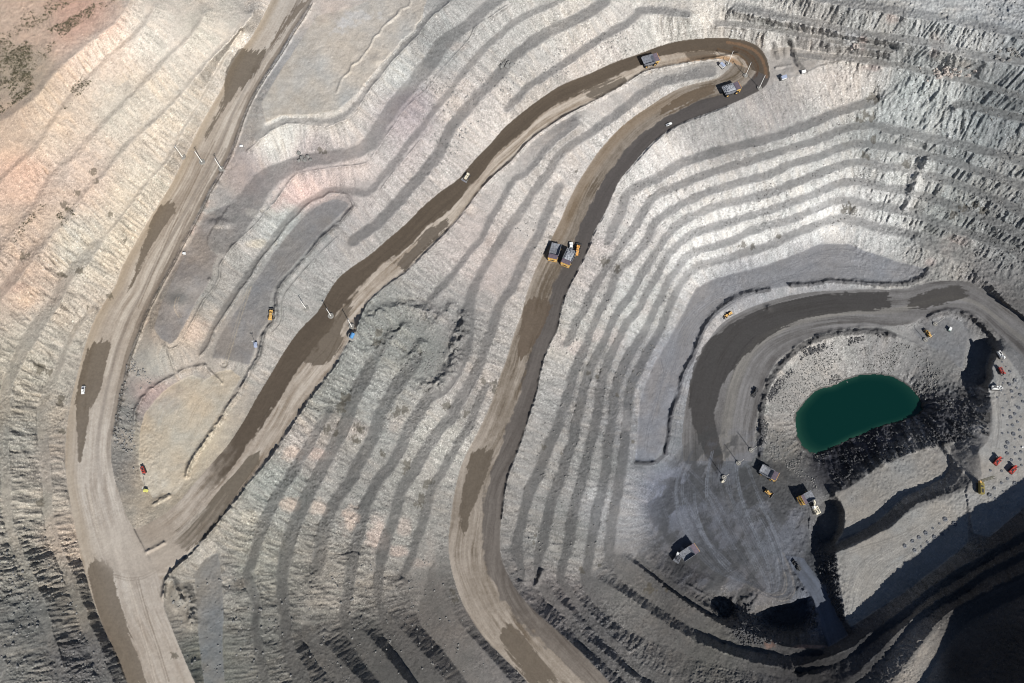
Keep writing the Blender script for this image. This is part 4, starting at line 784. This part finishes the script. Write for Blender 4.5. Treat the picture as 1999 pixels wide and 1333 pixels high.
def haul_truck(label, load=False, tipped=False):
    t = root('haul_truck', label, 'haul truck', 'rigid haul trucks in the pit')
    # frame, axles, body, bed, cab: 13.6 m long, 7.6 m wide, front is +x
    MB().box(-.3, 0, 2.0, 10.5, 2.4, 1.0).box(-4.2, 0, 1.9, 1.2, 5.2, 1.0).box(3.7, 0, 1.8, 1.0, 5.4, .8).cyl((-1.5, 3.0, 2.0), (1.6, 3.0, 2.0), .75).cyl((-1.0, -3.0, 2.0), (1.2, -3.0, 2.0), .7).build('chassis', 'dark', t)
    b = MB().box(4.9, 0, 2.9, 3.2, 3.6, 2.4).box(5.2, 0, 4.15, 3.4, 7.2, .18).box(6.3, 2.9, 2.9, .8, 1.0, 2.2).box(6.3, -2.9, 2.9, .8, 1.0, 2.2).box(6.4, 0, 1.5, .9, 6.6, .7).build('engine_deck', 'yellow', t)
    MB().box(6.58, 0, 2.9, .12, 3.0, 2.0).build('grille', 'dark', b)
    c = MB().box(5.0, 2.2, 5.1, 2.0, 2.2, 1.8, .9, .92).build('cab', 'yellow', t); MB().box(5.55, 2.2, 5.25, 1.0, 2.0, .9).box(5.0, 2.2, 5.25, 1.4, 2.24, .8).build('cab_window', 'glass', c)
    rl_ = MB()
    for y in (-3.5, 3.5): rl_.box(5.2, y, 5.2, 3.2, .08, .08).box(6.7, y, 4.7, .08, .08, 1.0).box(3.8, y, 4.7, .08, .08, 1.0)
    rl_.box(6.8, 0, 5.2, .08, 7.0, .08).build('handrail', 'lime', t)
    MB().box(6.95, 1.2, 2.2, .1, .5, 3.6, ry=.25).box(6.95, -1.2, 2.2, .1, .5, 3.6, ry=.25).build('ladder', 'yellow', t)
    for y in (-2.4, 2.4): MB().box(6.72, y, 3.3, .15, .6, .5).build('headlight', 'white', t)
    wheels(t, [(3.7, -3.2), (3.7, 3.2)], 1.6, 1.2); wheels(t, [(-4.2, -2.9), (-4.2, 2.9)], 1.6, 2.2)
    W = 3.6
    floor = [(-7.0, 4.3), (-3.0, 3.2), (1.6, 3.5), (2.9, 5.6), (6.5, 6.1), (6.5, 6.3), (2.8, 5.85), (1.45, 3.8), (-3.0, 3.5), (-7.0, 4.6)]
    bd = MB().prism([(x, z) for x, z in floor[:3]+floor[7:]], -W, W).build('bed', 'steel2', t)
    MB().prism([(1.5, 3.5), (2.9, 5.6), (2.85, 5.85), (1.45, 3.8)], -W, W).build('bed_front', 'steel', t)
    MB().prism([(2.86, 5.6), (6.7, 6.15), (6.7, 6.4), (2.86, 5.86)], -W, W).build('canopy', 'purple', t)
    MB().box(6.78, 0, 6.33, .22, 2*W+.1, .3).build('canopy_edge', 'orange', t)
    for y in (-W, W):
        MB().prism([(-7.0, 4.3), (-3.0, 3.2), (1.6, 3.5), (2.9, 5.6), (2.9, 6.05), (-6.4, 5.6), (-7.0, 5.0)], y-.12, y+.12).build('bed_side', 'steel2', t)
        MB().box(-1.9, y*1.02, 5.86, 9.4, .28, .22, ry=.045*-1).build('bed_rail', 'steel2', t)
    if load:
        g = MB(); n = 17; v = []; m_ = 12
        for i in range(n):
            for j in range(m_):
                x = -6.0+8.6*i/(n-1); y = -W*.93+2*W*.93*j/(m_-1); e = min(1, 2.2*(1-abs(y)/W), 1.6*(x+6.4)/8, 2.2*(2.9-x)/3+.1)
                v.append((x, y, 4.6+1.9*max(0, e)+random.uniform(-.28, .28)))
        g.add(v, [(i*m_+j, (i+1)*m_+j, (i+1)*m_+j+1, i*m_+j+1) for i in range(n-1) for j in range(m_-1)])
        for _ in range(60):
            x = random.uniform(-5.4, 2); y = random.uniform(-3, 3); r = random.uniform(.2, .55); g.box(x, y, 6.1+random.uniform(-.3, .3), r, r*1.2, r, .6, .7, random.random()*3, random.random())
        g.build('load', 'rock_load', t)
    return t
def bulldozer(label, c='yellow', blade_='steel2', s=1.0):
    t = root('bulldozer', label, 'bulldozer')
    b = MB().box(.4, 0, 1.9, 4.6, 1.9, 1.5, .95, .9).box(-2.2, 0, 1.7, 1.4, 2.2, 1.2).box(-.4, 0, 1.3, 5.0, 2.2, .8).build('body', c, t)
    MB().cyl((1.6, .5, 2.5), (1.6, .5, 3.6), .14).build('exhaust', 'dark', b)
    cb = MB().box(-.9, 0, 3.1, 1.8, 1.9, 1.6, .85, .9).build('cab', c, t); MB().box(-.9, 0, 3.25, 1.86, 1.6, .8).box(-.9, 0, 3.25, 1.4, 1.96, .8).build('cab_window', 'glass', cb)
    for y in (-1.75, 1.75):
        tr = MB().prism([(-3.2, .8), (-2.8, .1), (2.6, .1), (3.1, .7), (2.6, 1.3), (0, 1.7), (-2.8, 1.35)], y-.36, y+.36).build('track', 'dark', t)
        g = MB()
        for k in range(10): g.box(-2.7+.6*k, y, 1.46-abs(k-5)*.03, .14, .76, .14)
        g.build('track_shoe', 'steel2', tr)
        MB().box(2.6, y*1.1, 1.0, 3.4, .25, .4).build('push_arm', c, t)
    MB().prism([(4.2, .1), (4.5, .1), (4.2, .9), (4.25, 1.7), (4.6, 2.1), (4.3, 2.1), (3.95, 1.6), (3.9, .9)], -2.6, 2.6).build('blade', blade_, t)
    MB().box(-3.6, 0, 1.2, 1.2, .5, .5).box(-4.1, 0, .8, .3, .3, 1.4).build('ripper', 'dark', t)
    t.scale = (s, s, s); return t
def wheel_loader(label, c='yellow', s=1.0):
    t = root('wheel_loader', label, 'wheel loader')
    b = MB().box(-2.6, 0, 2.1, 3.6, 2.3, 1.5, .92, .9).box(-.4, 0, 1.5, 1.8, 1.4, 1.0).box(-4.3, 0, 1.7, .6, 2.5, 1.2).build('rear_body', c, t)
    MB().cyl((-2.2, .6, 2.8), (-2.2, .6, 3.7), .13).build('exhaust', 'dark', b)
    MB().box(1.6, 0, 1.6, 2.6, 1.6, 1.2).box(1.9, .9, 2.4, 1.8, .5, .5).box(1.9, -.9, 2.4, 1.8, .5, .5).build('front_body', c, t)
    cb = MB().box(-.4, 0, 3.2, 1.6, 1.8, 1.8, .88, .9).build('cab', c, t); MB().box(-.4, 0, 3.3, 1.66, 1.5, .9).box(-.4, 0, 3.3, 1.2, 1.88, .9).build('cab_window', 'glass', cb)
    for y in (-.85, .85): MB().prism([(1.6, 2.1), (4.0, .9), (4.3, 1.1), (2.0, 2.7)], y-.17, y+.17).build('lift_arm', c, t)
    MB().prism([(4.0, .3), (5.6, .1), (5.6, .3), (4.5, .6), (4.35, 1.2), (4.7, 1.9), (4.4, 1.9), (3.95, 1.2)], -1.9, 1.9).build('bucket', 'dark', t)
    wheels(t, [(-2.4, -1.5), (-2.4, 1.5), (2.2, -1.5), (2.2, 1.5)], 1.0, .8, c); t.scale = (s, s, s); return t
def excavator(label, c='cream', s=1.0, boom=0.0):
    t = root('excavator', label, 'excavator', 'hydraulic shovels loading trucks')
    for y in (-2.3, 2.3): MB().prism([(-4, .9), (-3.4, .1), (3.4, .1), (4, .9), (3.4, 1.6), (-3.4, 1.6)], y-.5, y+.5).build('track', 'dark', t)
    MB().box(0, 0, 1.4, 3.4, 3.8, 1.0).build('undercarriage', 'dark', t)
    h = MB().box(-1.3, -.9, 3.2, 5.6, 2.8, 2.2).box(-1.8, 1.3, 3.0, 4.6, 1.7, 1.8).box(-4.2, 0, 2.9, 1.2, 5.0, 2.2).build('machine_house', c, t)
    dk = MB()
    for k in range(4): dk.box(-3.6+1.2*k, -.9+.2*(k % 2), 4.36, .7, 1.6, .16)
    dk.box(-2, 1.4, 4.0, 2.6, .9, .2).build('engine_grille', 'dark', h)
    cb = MB().box(1.7, 1.7, 3.9, 2.2, 1.8, 2.4, .92, .92).build('cab', 'white', t); MB().box(1.8, 1.7, 4.2, 2.26, 1.5, 1.0).build('cab_window', 'glass', cb)
    MB().prism([(1.0, 2.6), (5.0, 5.9), (7.0, 6.2), (7.0, 5.3), (5.2, 4.9), (1.6, 1.9)], -.55, .55).build('boom', c, t)
    MB().prism([(6.2, 6.3), (7.4, 6.0), (8.4, 2.6), (7.6, 2.4)], -.4, .4).build('stick', c, t)
    MB().prism([(6.2, 2.6), (8.9, 2.9), (9.3, 1.2), (8.6, .2), (6.8, .5), (7.2, .8), (8.4, .7), (8.7, 1.5), (8.2, 2.3)], -1.5, 1.5).build('bucket', 'steel2', t)
    t.scale = (s, s, s); return t
def pickup(label, c='white', s=1.0):
    t = root('pickup_truck', label, 'pickup truck')
    MB().box(0, 0, .75, 5.3, 1.85, .5).box(1.85, 0, 1.1, 1.5, 1.8, .35, .95, .92).box(-1.6, .87, 1.15, 2.0, .1, .4).box(-1.6, -.87, 1.15, 2.0, .1, .4).box(-2.6, 0, 1.15, .1, 1.8, .4).build('body', c, t)
    MB().box(-1.6, 0, 1.02, 1.9, 1.6, .06).build('cargo_bed', 'steel', t)
    cb = MB().box(.3, 0, 1.45, 2.0, 1.7, .75, .75, .85).build('cab', c, t); MB().box(.3, 0, 1.42, 2.02, 1.45, .42, .8, .9).box(.3, 0, 1.42, 1.6, 1.74, .42, .8, .9).build('cab_window', 'glass', cb)
    wheels(t, [(1.7, -.85), (1.7, .85), (-1.6, -.85), (-1.6, .85)], .42, .28, 'steel2')
    for y in (-.6, .6): MB().box(2.66, y, .85, .06, .35, .2).build('headlight', 'white', t)
    t.scale = (s, s, s); return t
def drill_rig(label, c='red', s=1.0, mast=2.0):
    t = root('drill_rig', label, 'drill rig')
    for y in (-1.3, 1.3): MB().prism([(-3, .7), (-2.6, .1), (2.2, .1), (2.7, .7), (2.2, 1.2), (-2.6, 1.2)], y-.3, y+.3).build('track', 'dark', t)
    b = MB().box(-.6, 0, 1.9, 5.0, 2.4, 1.4, .96, .94).build('engine_house', c, t)
    MB().box(-1.0, .2, 2.66, 2.2, 1.1, .1).box(-2.4, -.5, 2.66, .9, .7, .1).box(.9, -.4, 2.66, .8, 1.0, .1).build('radiator_grille', 'dark', b)
    cb = MB().box(2.4, .6, 2.3, 1.4, 1.3, 1.9, .9, .9).build('cab', 'white' if c == 'white' else c, t); MB().box(2.5, .6, 2.5, 1.4, 1.1, .8).build('cab_window', 'glass', cb)
    MB().box(3.2, -.6, mast/2+1.0, .45, .5, mast+1.4).box(3.2, -.6, mast+1.6, .7, .7, .4).build('mast', c if c != 'red' else 'steel2', t)
    MB().cyl((3.55, -.6, 0.05), (3.55, -.6, mast+1.2), .09, n=8).build('drill_rod', 'dark', t)
    t.scale = (s, s, s); return t
# ------------------------------------------------------------------ machines and vehicles
put(haul_truck('empty haul truck with blue-grey bed and purplish canopy, on the upper brown road'), 1268, 116, 24, -11, 4)
put(haul_truck('haul truck piled with grey rubble at the hairpin bend beside the tall poles', load=True), 1428, 173, 25, -9, 4)
put(haul_truck('empty haul truck, left one of the two meeting on the central road'), 1083, 491, -7, 25, 4)
put(haul_truck('haul truck heaped with pale gravel, right one of the two meeting on the central road', load=True), 1110, 502, -11, 24, 4)
put(haul_truck('haul truck with pale half-shaded bed and yellow front edge near the lake'), 1501, 923, 24, 13, 4)
put(haul_truck('haul truck backed up to the white excavator beside the dark hole', load=False), 1572, 972, -23, 11, 4)
put(haul_truck('haul truck with orange front edge at the lower left of the pit floor'), 1345, 1078, 22, -15, 4)
put(bulldozer('dusty cream bulldozer with a wide steel blade, working the edge of the brown upper road', 'cream', s=.95), 910, 343, -11, 17, 2)
put(bulldozer('yellow bulldozer beside the round painted dust shadow on the grey pit floor', s=.9), 1500, 961, 14, 10, 2)
put(wheel_loader('yellow wheel loader parked beside the dark berm on the grey upper pad', s=.85), 527, 612, 2, -25, 2)
put(wheel_loader('yellow wheel loader between the curved black berm and the damp ramp above the lake', s=.9), 1421, 613, -19, 11, 2)
put(wheel_loader('dark dusty wheel loader on the inner edge of the ramp left of the lake', 'darkrock', s=.85), 1475, 765, -9, 17, 2)
put(wheel_loader('black and yellow wheel loader on the small pad above the lake', s=.88), 1812, 650, -11, -17, 2)
put(wheel_loader('small black and tan wheel loader at the head of the bluish access ramp', 'darkrock', s=.88), 1556, 1104, -13, -18, 2)
put(wheel_loader('orange wheel loader right of the loaded truck on the central road', 'orange', s=1.08), 1128, 486, 5, -22, 2)
put(excavator('white excavator loading a haul truck beside the dark hole on the pit floor', s=.95), 1590, 992, -10, -17, 3)
put(excavator('grey and white excavator in shadowed dust at the bottom left of the pit floor', 'steel2', s=.95), 1324, 1088, 9, -16, 3)
put(pickup('white pickup truck on the dark watered patch of the far left road', s=.9), 162, 761, -1.5, 12, 1)
put(pickup('white pickup truck alone on the grey lane below the hairpin', s=.95), 1306, 242, 11, -5, 1)
t = pickup('small white service truck with dark toolboxes parked above the gravel-laden truck', s=1.45); put(t, 1115, 482, 0, -18, 1)
put(drill_rig('white drill rig at the lip of the black hole, topmost of the rigs', 'white', 1.15), 1953, 693, 7, 11, 2, False, .3)
put(drill_rig('dark red drill rig between two white ones beside the black hole', 'red', 1.05), 1955, 724, 6, 12, 2, False, .3)
put(drill_rig('white drill rig on the cliff edge right of the lake', 'white', 1.15), 1944, 757, 17, 0, 2, False, .3)
put(drill_rig('bright red drill rig among the drill cuttings, upper left of the red pair', 'red', 1.2), 1948, 900, 11, -13, 2)
put(drill_rig('bright red drill rig closest to the big shadow, lower right of the red pair', 'red', 1.2), 1978, 917, 12, -12, 2)
put(drill_rig('small maroon drill rig parked on the beige pad at lower left', 'red', .75, 1.2), 279, 918, 5, 12, 1.5)
# the big blasthole drill with its mast laid out
t = root('blasthole_drill', 'olive blasthole drill with a long mast, on the cliff corner by the big shadow', 'drilling machine')
for y in (-1.9, 1.9): MB().prism([(-4, .8), (-3.5, .1), (3.4, .1), (4, .8), (3.4, 1.4), (-3.5, 1.4)], y-.4, y+.4).build('track', 'dark', t)
b = MB().box(-.8, 0, 3.0, 8.4, 3.2, 2.6, .97, .95).box(3.8, -.6, 2.6, 1.2, 1.8, 2.0).build('machine_house', mat('olive_paint', (.20, .16, .045), .5), t)
MB().box(-2.4, 0, 4.36, 3.0, 1.6, .14).box(.9, .3, 4.36, 1.2, 1.8, .14).build('radiator_grille', 'dark', b)
MB().box(4.2, 1.2, 3.3, 1.6, 1.4, 2.0).build('cab', 'yellow', t)
m_ = MB()
for y in (-.75, .75):
    for x in (4.4, 5.8): m_.cyl((x, y, 1.2), (x+1.2, y, 17.0), .13, n=6)
for k in range(12):
    z = 2+k*1.25; x = 4.45+.075*k*1.25; m_.cyl((x, -.75, z), (x, .75, z+1.1), .08, n=5).cyl((x+1.4, .75, z), (x+1.4, -.75, z+1.1), .08, n=5).cyl((x, .75, z), (x+1.4, .75, z+1.1), .08, n=5)
m_.build('mast', mat('mast_steel', (.10, .095, .05), .6), t)
put(t, 1914, 952, -3, -20, 2)
# ------------------------------------------------------------------ small plant
def switch_house(label, c1, c2, s=1.0):
    t = root('switch_house', label, 'power cabin')
    MB().box(0, 0, .35, 5.2, 2.6, .3).build('skid', 'dark', t)
    b = MB().box(.3, 0, 1.6, 3.8, 2.2, 2.2).build('cabin', c1, t); MB().box(.3, 0, 2.78, 4.1, 2.5, .16).build('roof', c2, t); MB().box(.3, 1.13, 1.4, .9, .06, 1.7).build('door', 'dark', b)
    for y in (-.6, 0, .6): MB().cyl((-2.1, y, .5), (-2.1, y, 2.2), .12, n=8).build('insulator', 'steel2', t)
    t.scale = (s, s, s); return t
put(switch_house('pale cabin with a blue-grey roof on the wedge inside the hairpin', 'white', 'bluegrey', 1.1), 1408, 128, 5, 4, 1)
put(switch_house('blue-grey roofed cabin on the pad edge right of the hairpin', 'white', 'bluegrey', 1.1), 1529, 152, 10, -2, 1)
put(switch_house('white cabin tucked in the pad corner beside the curved berm', 'white', 'white', .8), 1568, 140, 8, -1, 1)
put(switch_house('tiny white cabin on the slope right of the left road bend', 'white', 'white', .45), 359, 495, 8, 0, .5)
put(switch_house('tiny white cabin on the slope right of the topmost three poles', 'white', 'white', .5), 472, 285, 8, 1, .5)
put(switch_house('small pale green cabin on the pad above the lake', 'green', 'white', .8), 1854, 643, 4, -7, 1)
t = root('water_tank', 'blue water tank on a pale plinth beside the road berm', 'tank')
MB().cyl((0, 0, 0), (0, 0, .4), 3.0, 2.6, 16).build('plinth', 'concrete', t); MB().cyl((-1.7, 0, 1.6), (1.7, 0, 1.6), 1.25, n=16).build('tank_body', 'blue', t)
for x in (-1.1, 1.1): MB().box(x, 0, .7, .3, 2.2, .8).build('cradle', 'dark', t)
put(t, 687, 655, 4, -6, 1)
def light_tower(label, c, s=1.0):
    t = root('light_tower', label, 'light tower'); b = MB().box(0, 0, 1.1, 2.8, 2.0, 1.4, .95, .95).box(0, 0, .35, 3.4, 1.6, .2).build('generator', c, t)
    wheels(t, [(0, -1.0), (0, 1.0)], .4, .25, 'steel2'); MB().cyl((0, 0, 1.6), (0, 0, 8.0), .1, n=6).build('mast', 'steel2', t)
    for y in (-.5, .5): MB().box(.15, y, 8.0, .3, .6, .4).build('lamp', 'white', t)
    t.scale = (s, s, s); return t
put(light_tower('portable light tower with a blue box on the grey pad above the long brown road', 'bluegrey', 1.0), 499, 673, 1, 6, .5)
put(light_tower('small yellow light tower below the maroon drill rig on the beige pad', 'lime', .75), 284, 958, 6, 1, .5)
put(light_tower('tan light tower standing next to the lowest pole on the pit floor', 'cream', .8), 1411, 940, 5, -2, .5)
put(light_tower('white light tower at the very edge among the drill cuttings', 'white', .5), 1996, 873, 5, -2, .5)
# ------------------------------------------------------------------ poles and cables
def pole(label, hgt):
    t = root('utility_pole', label, 'utility pole')
    MB().ring(1.9, .75, 0, .9).build('base_tyre', 'concrete', t); MB().cyl((0, 0, -.3), (0, 0, .8), 1.2, 1.0, 12).build('soil_fill', 'concrete', t)
    MB().cyl((0, 0, .2), (0, 0, hgt), .26, .17, 8).build('shaft', 'wood', t)
    MB().box(0, 0, hgt-.5, .16, 2.4, .16).build('crossarm', 'steel2', t)
    for y in (-1.0, 0, 1.0): MB().cyl((0, y, hgt-.4), (0, y, hgt-.05), .09, n=6).build('insulator', 'steel', t)
    return t
PG = [('the row across the left road', [(357, 307, 'left of the left road on the pale verge'), (395, 317, 'on the pale median of the left road'), (433, 331, 'at the right berm of the left road')], 11.5),
      ('the row across the brown road', [(597, 602, 'on the blue-grey slope left of the brown road'), (646, 617, 'in the middle of the brown road'), (687, 638, 'beside the blue tank at the road berm')], 11.5),
      ('the row at the hairpin', [(1421, 126, 'beside the pale cabin inside the hairpin'), (1455, 148, 'in the middle of the hairpin road'), (1482, 172, 'on the outer berm of the hairpin')], 14.5),
      ('the row on the pit floor', [(1466, 879, 'at the ramp edge left of the lake'), (1441, 904, 'on the damp floor, middle of its row'), (1413, 932, 'with a tan light tower at its foot')], 14.0),
      ('the pair above the lake', [(1825, 633, 'under the small black berm arc'), (1806, 664, 'left of the black and yellow loader')], 14.0)]
for gname, ps, hh in PG:
    pl = []
    for px, py, d in ps:
        o = pole('tall pale pole on a round base '+d, hh); x, y, z = place(px, py, 0); o.location = (x, y, z); pl.append(np.array([x, y, z+hh-.3]))
    ax = pl[-1]-pl[0]; yaw = math.atan2(ax[1], ax[0])
    for o in list(col.objects)[-200:]:
        if o.name.startswith('utility_pole') and any(abs(o.location.x-q[0]) < .1 and abs(o.location.y-q[1]) < .1 for q in pl): o.rotation_euler.z = yaw
    for a, b in zip(pl[:-1], pl[1:]):
        m_ = MB()
        pr = [a*(1-u)+b*u-np.array([0, 0, 1.8*4*u*(1-u)]) for u in np.linspace(0, 1, 11)]
        for off in (0.0,):
            n_ = np.array([-math.sin(yaw), math.cos(yaw), 0])*off
            for p_, q_ in zip(pr[:-1], pr[1:]): m_.cyl(p_+n_, q_+n_, .05, n=4)
        o = m_.build('power_cable', 'wire'); o['category'] = 'cable'; o['group'] = 'power cables'
        o['label'] = ('left' if a is pl[0] else 'right')+' hand sagging cable span of '+gname
# ------------------------------------------------------------------ drill cuttings
PILES = []
def cone(px, py, r, kind):
    n = 14; v = [(0, 0, .12)]; f = []
    prof = ((.28, .30), (.5, .55), (.8, .25), (1.0, -.1))
    for rr, z in prof: v += [(r*rr*math.cos(t)*random.uniform(.85, 1.15), r*rr*math.sin(t)*random.uniform(.85, 1.15), z*r*.55) for t in np.arange(n)*2*math.pi/n]
    f += [(0, 1+i, 1+(i+1) % n) for i in range(n)]
    for k in range(3): f += [(1+k*n+i, 1+(k+1)*n+i, 1+(k+1)*n+(i+1) % n, 1+k*n+(i+1) % n) for i in range(n)]
    m_ = MB().add(v, f); o = m_.build('cuttings_pile', 'cut'); x, y, z = place(px, py, 0); o.location = (x, y, z+.03); o.rotation_euler.z = random.random()*6
    o['category'] = 'gravel pile'; o['group'] = kind; PILES.append((px, py, o))
P1 = "1983,806 1988,823 1976,830 1990,838 1978,845 1967,862 1980,856 1992,853 1965,874 1980,872 1965,886 1980,885 1994,881 1976,896 1993,898 1993,908 1932,917 1956,921 1965,936 1953,944 1980,942 1942,954 1959,960 1931,964 1943,975 1941,704 1955,706 1963,714 1973,726 1964,738 1981,741 1957,748 1970,750 1986,757 1975,763 1961,768 1990,771 1947,776 1977,777 1965,784 1982,790 1957,796 1970,799 1990,796 1960,812 1972,815 1992,812 1967,830 1955,845 1968,845 1952,760 1998,784"
P2 = "1845,1013 1834,1022 1863,1022 1821,1031 1851,1033 1807,1040 1839,1042 1794,1049 1824,1048 1781,1056 1810,1058 1766,1065 1798,1067 1785,1074"
for q in P1.split(): cone(*[float(v)+random.uniform(-2, 2) for v in q.split(',')], random.uniform(.7, 1.9), 'drill cuttings on the right hand pad')
for q in P2.split(): cone(*[float(v) for v in q.split(',')], random.uniform(.9, 2.2), 'drill cuttings beside the big shadow')
LM = [(1951, 692, 'the topmost white drill rig'), (1953, 723, 'the dark red drill rig'), (1939, 756, 'the white cliff-edge rig'), (1948, 900, 'the upper bright red rig'), (1978, 917, 'the lower bright red rig'), (1914, 952, 'the olive blasthole drill'), (1785, 1074, 'the lower left end of the shadow-side row')]
byl = {}
for px, py, o in PILES:
    k = min(range(len(LM)), key=lambda i: math.hypot(px-LM[i][0], py-LM[i][1])); byl.setdefault(k, []).append((math.hypot(px-LM[k][0], py-LM[k][1]), id(o), o))
for k, L in byl.items():
    for i, (_, _, o) in enumerate(sorted(L)): o['label'] = 'low dark ring of drill cuttings, '+ordn(i)+' nearest '+LM[k][2]
# ------------------------------------------------------------------ boulders that can be told apart, then rubble
def rockmesh(r, seed):
    rs = np.random.default_rng(seed); V = np.array([(x, y, z) for x in (-1, 1) for y in (-1, 1) for z in (-1, 1)]+[(1.35, 0, 0), (-1.3, 0, 0), (0, 1.35, 0), (0, -1.3, 0), (0, 0, 1.3), (0, 0, -1.2)], float)
    V *= rs.uniform(.55, 1.0, V.shape); V[:, 2] *= .75
    F = []
    for ax in range(3):
        for sg in (0, 1):
            idxs = [i for i in range(8) if ((i >> (2-ax)) & 1) == sg]; c = 8+2*ax+(1-sg)
            o_ = [idxs[0], idxs[1], idxs[3], idxs[2]]
            for k in range(4): F.append((o_[k], o_[(k+1) % 4], c) if (sg ^ (ax == 1)) else (o_[(k+1) % 4], o_[k], c))
    return V*r, F
BZ = [("boulders fallen across the upper right track", 'palerock', 44, (1845, 142), (44, 11)), ("pale boulders under the cliff above the narrow track", 'palerock', 12, (1668, 92), (10, 5)),
      ("boulders at the upper left shore of the lake", 'rock', 18, (1632, 742), (14, 9)), ("boulders on the bench in the middle upper left", 'rock', 9, (600, 308), (30, 8)), ("boulders on the grey bench near the top", 'rock', 12, (990, 125), (10, 8)), ("boulders at the foot of the right hand wall slide", 'rock', 22, (1975, 105), (22, 12))]
for grp, mt, n, (cx_, cy_), (sx, sy) in BZ:
    L = sorted([(cx_+random.gauss(0, sx*.5), cy_+random.gauss(0, sy*.5)) for _ in range(n)])
    for k in range(n):
        x, y, z = place(*L[k], 0)
        r = random.uniform(.7, 1.7); V_, F_ = rockmesh(r, int(rng.integers(1e9))); o = MB().add(V_, F_).build('boulder', mt); o.location = (x, y, z+r*.25); o.rotation_euler = (random.random(), random.random(), random.random()*6)
        o['category'] = 'boulder'; o['group'] = grp; o['label'] = ordn(k)+' from the left of the '+grp
def scatter(name, label, cat_, regs, mt, rmin, rmax, fn=rockmesh):
    V_all = []; F_all = []; n0 = 0; protos = [fn(1, s) for s in range(12)]
    for cnt, p in regs:
        P = pts(p); w, m = poly_mask(P); js, is_ = np.nonzero(m); js = js+w[0].start; is_ = is_+w[1].start
        dn = sstep(-.35, .35, fbm(gx[is_].astype(np.float32), gy[js].astype(np.float32), 30, 3, 505)); dn = dn*(road[js, is_] == 0)*(lakem[js, is_] == 0)
        if dn.sum() == 0: continue
        pick = rng.choice(len(js), cnt, p=dn/dn.sum())
        for k in pick:
            px = gx[is_[k]]+rng.uniform(-.75, .75); py = gy[js[k]]+rng.uniform(-.75, .75); z = Z[js[k], is_[k]]; x, y = unproj(px, py, z)
            r = rmin+(rmax-rmin)*rng.random()**3; V_, F_ = protos[rng.integers(12)]; a = rng.random()*6.3; ca_, sa_ = math.cos(a), math.sin(a)
            Q = np.c_[V_[:, 0]*ca_-V_[:, 1]*sa_, V_[:, 0]*sa_+V_[:, 1]*ca_, V_[:, 2]]*r+[x, y, z+r*.2]
            V_all.append(Q); F_all.append(np.array(F_)+n0); n0 += len(Q)
    V_all = np.vstack(V_all); F_all = np.vstack(F_all); me = bpy.data.meshes.new(name); me.vertices.add(len(V_all)); me.vertices.foreach_set('co', V_all.astype(np.float32).ravel())
    me.loops.add(F_all.size); me.loops.foreach_set('vertex_index', F_all.astype(np.int32).ravel()); me.polygons.add(len(F_all)); me.polygons.foreach_set('loop_start', np.arange(0, F_all.size, 3, dtype=np.int32)); me.polygons.foreach_set('loop_total', np.full(len(F_all), 3, np.int32))
    me.update(calc_edges=True); me.materials.append(M[mt]); o = bpy.data.objects.new(name, me); col.objects.link(o); o['kind'] = 'stuff'; o['label'] = label; o['category'] = cat_
scatter('loose_rock', 'grey rubble strewn over the lake slopes, bench floors and dark lower left slope', 'rubble',
        [(3600, "1500,800 1520,730 1570,690 1640,660 1740,665 1800,680 1870,740 1860,800 1800,780 1740,730 1600,755 1552,800 1552,860 1600,890 1600,960 1530,910 1480,880"),
         (350, "0,1050 90,1080 160,1200 230,1333 0,1333"), (300, "330,1150 430,1120 620,1180 720,1333 380,1333"), (450, "210,740 260,700 300,740 265,800 262,950 225,900"), (2200, "1000,440 1240,360 1700,200 1720,440 1380,520 1240,760 1190,1060 1010,1120 1040,800 1110,560"),
         (1500, "1720,60 1999,60 1999,560 1800,430"), (900, "800,160 1000,120 1250,40 1250,90 1000,190 860,330"), (700, "890,620 840,560 760,590 700,660 820,760 900,720"), (350, "880,1080 1000,1250 1250,1320 700,1320 640,1100")], 'rock', .14, .65)
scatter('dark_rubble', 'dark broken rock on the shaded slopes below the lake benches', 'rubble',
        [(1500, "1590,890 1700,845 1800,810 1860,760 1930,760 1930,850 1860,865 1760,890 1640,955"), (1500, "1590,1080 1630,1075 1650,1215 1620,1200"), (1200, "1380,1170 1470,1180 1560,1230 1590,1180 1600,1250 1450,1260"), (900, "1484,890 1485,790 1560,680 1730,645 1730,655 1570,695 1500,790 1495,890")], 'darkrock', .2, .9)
def tuft(r, seed):
    rs = np.random.default_rng(seed); V = []; F = []
    for k in range(9):
        a, b = rs.uniform(0, 6.3), rs.uniform(.2, .8); c = np.array([math.cos(a)*b, math.sin(a)*b, rs.uniform(.1, .7)]); q = c+rs.normal(0, .3, (3, 3)); n = len(V); V += q.tolist(); F.append((n, n+1, n+2))
    return np.array(V)*r, F
scatter('shrubs', 'sparse dry shrubs dotting the pinkish upper left slopes', 'shrub',
        [(1900, "0,120 60,70 130,40 180,10 230,0 150,50 110,85 90,120 60,180 0,225"), (500, "0,60 40,20 60,0 150,0 60,60 0,120"), (160, "110,210 160,150 180,160 130,215"), (90, "0,490 50,430 75,400 90,400 40,460 0,520"), (60, "110,420 150,395 160,405 125,450")], 'shrub', .35, 1.1, tuft)
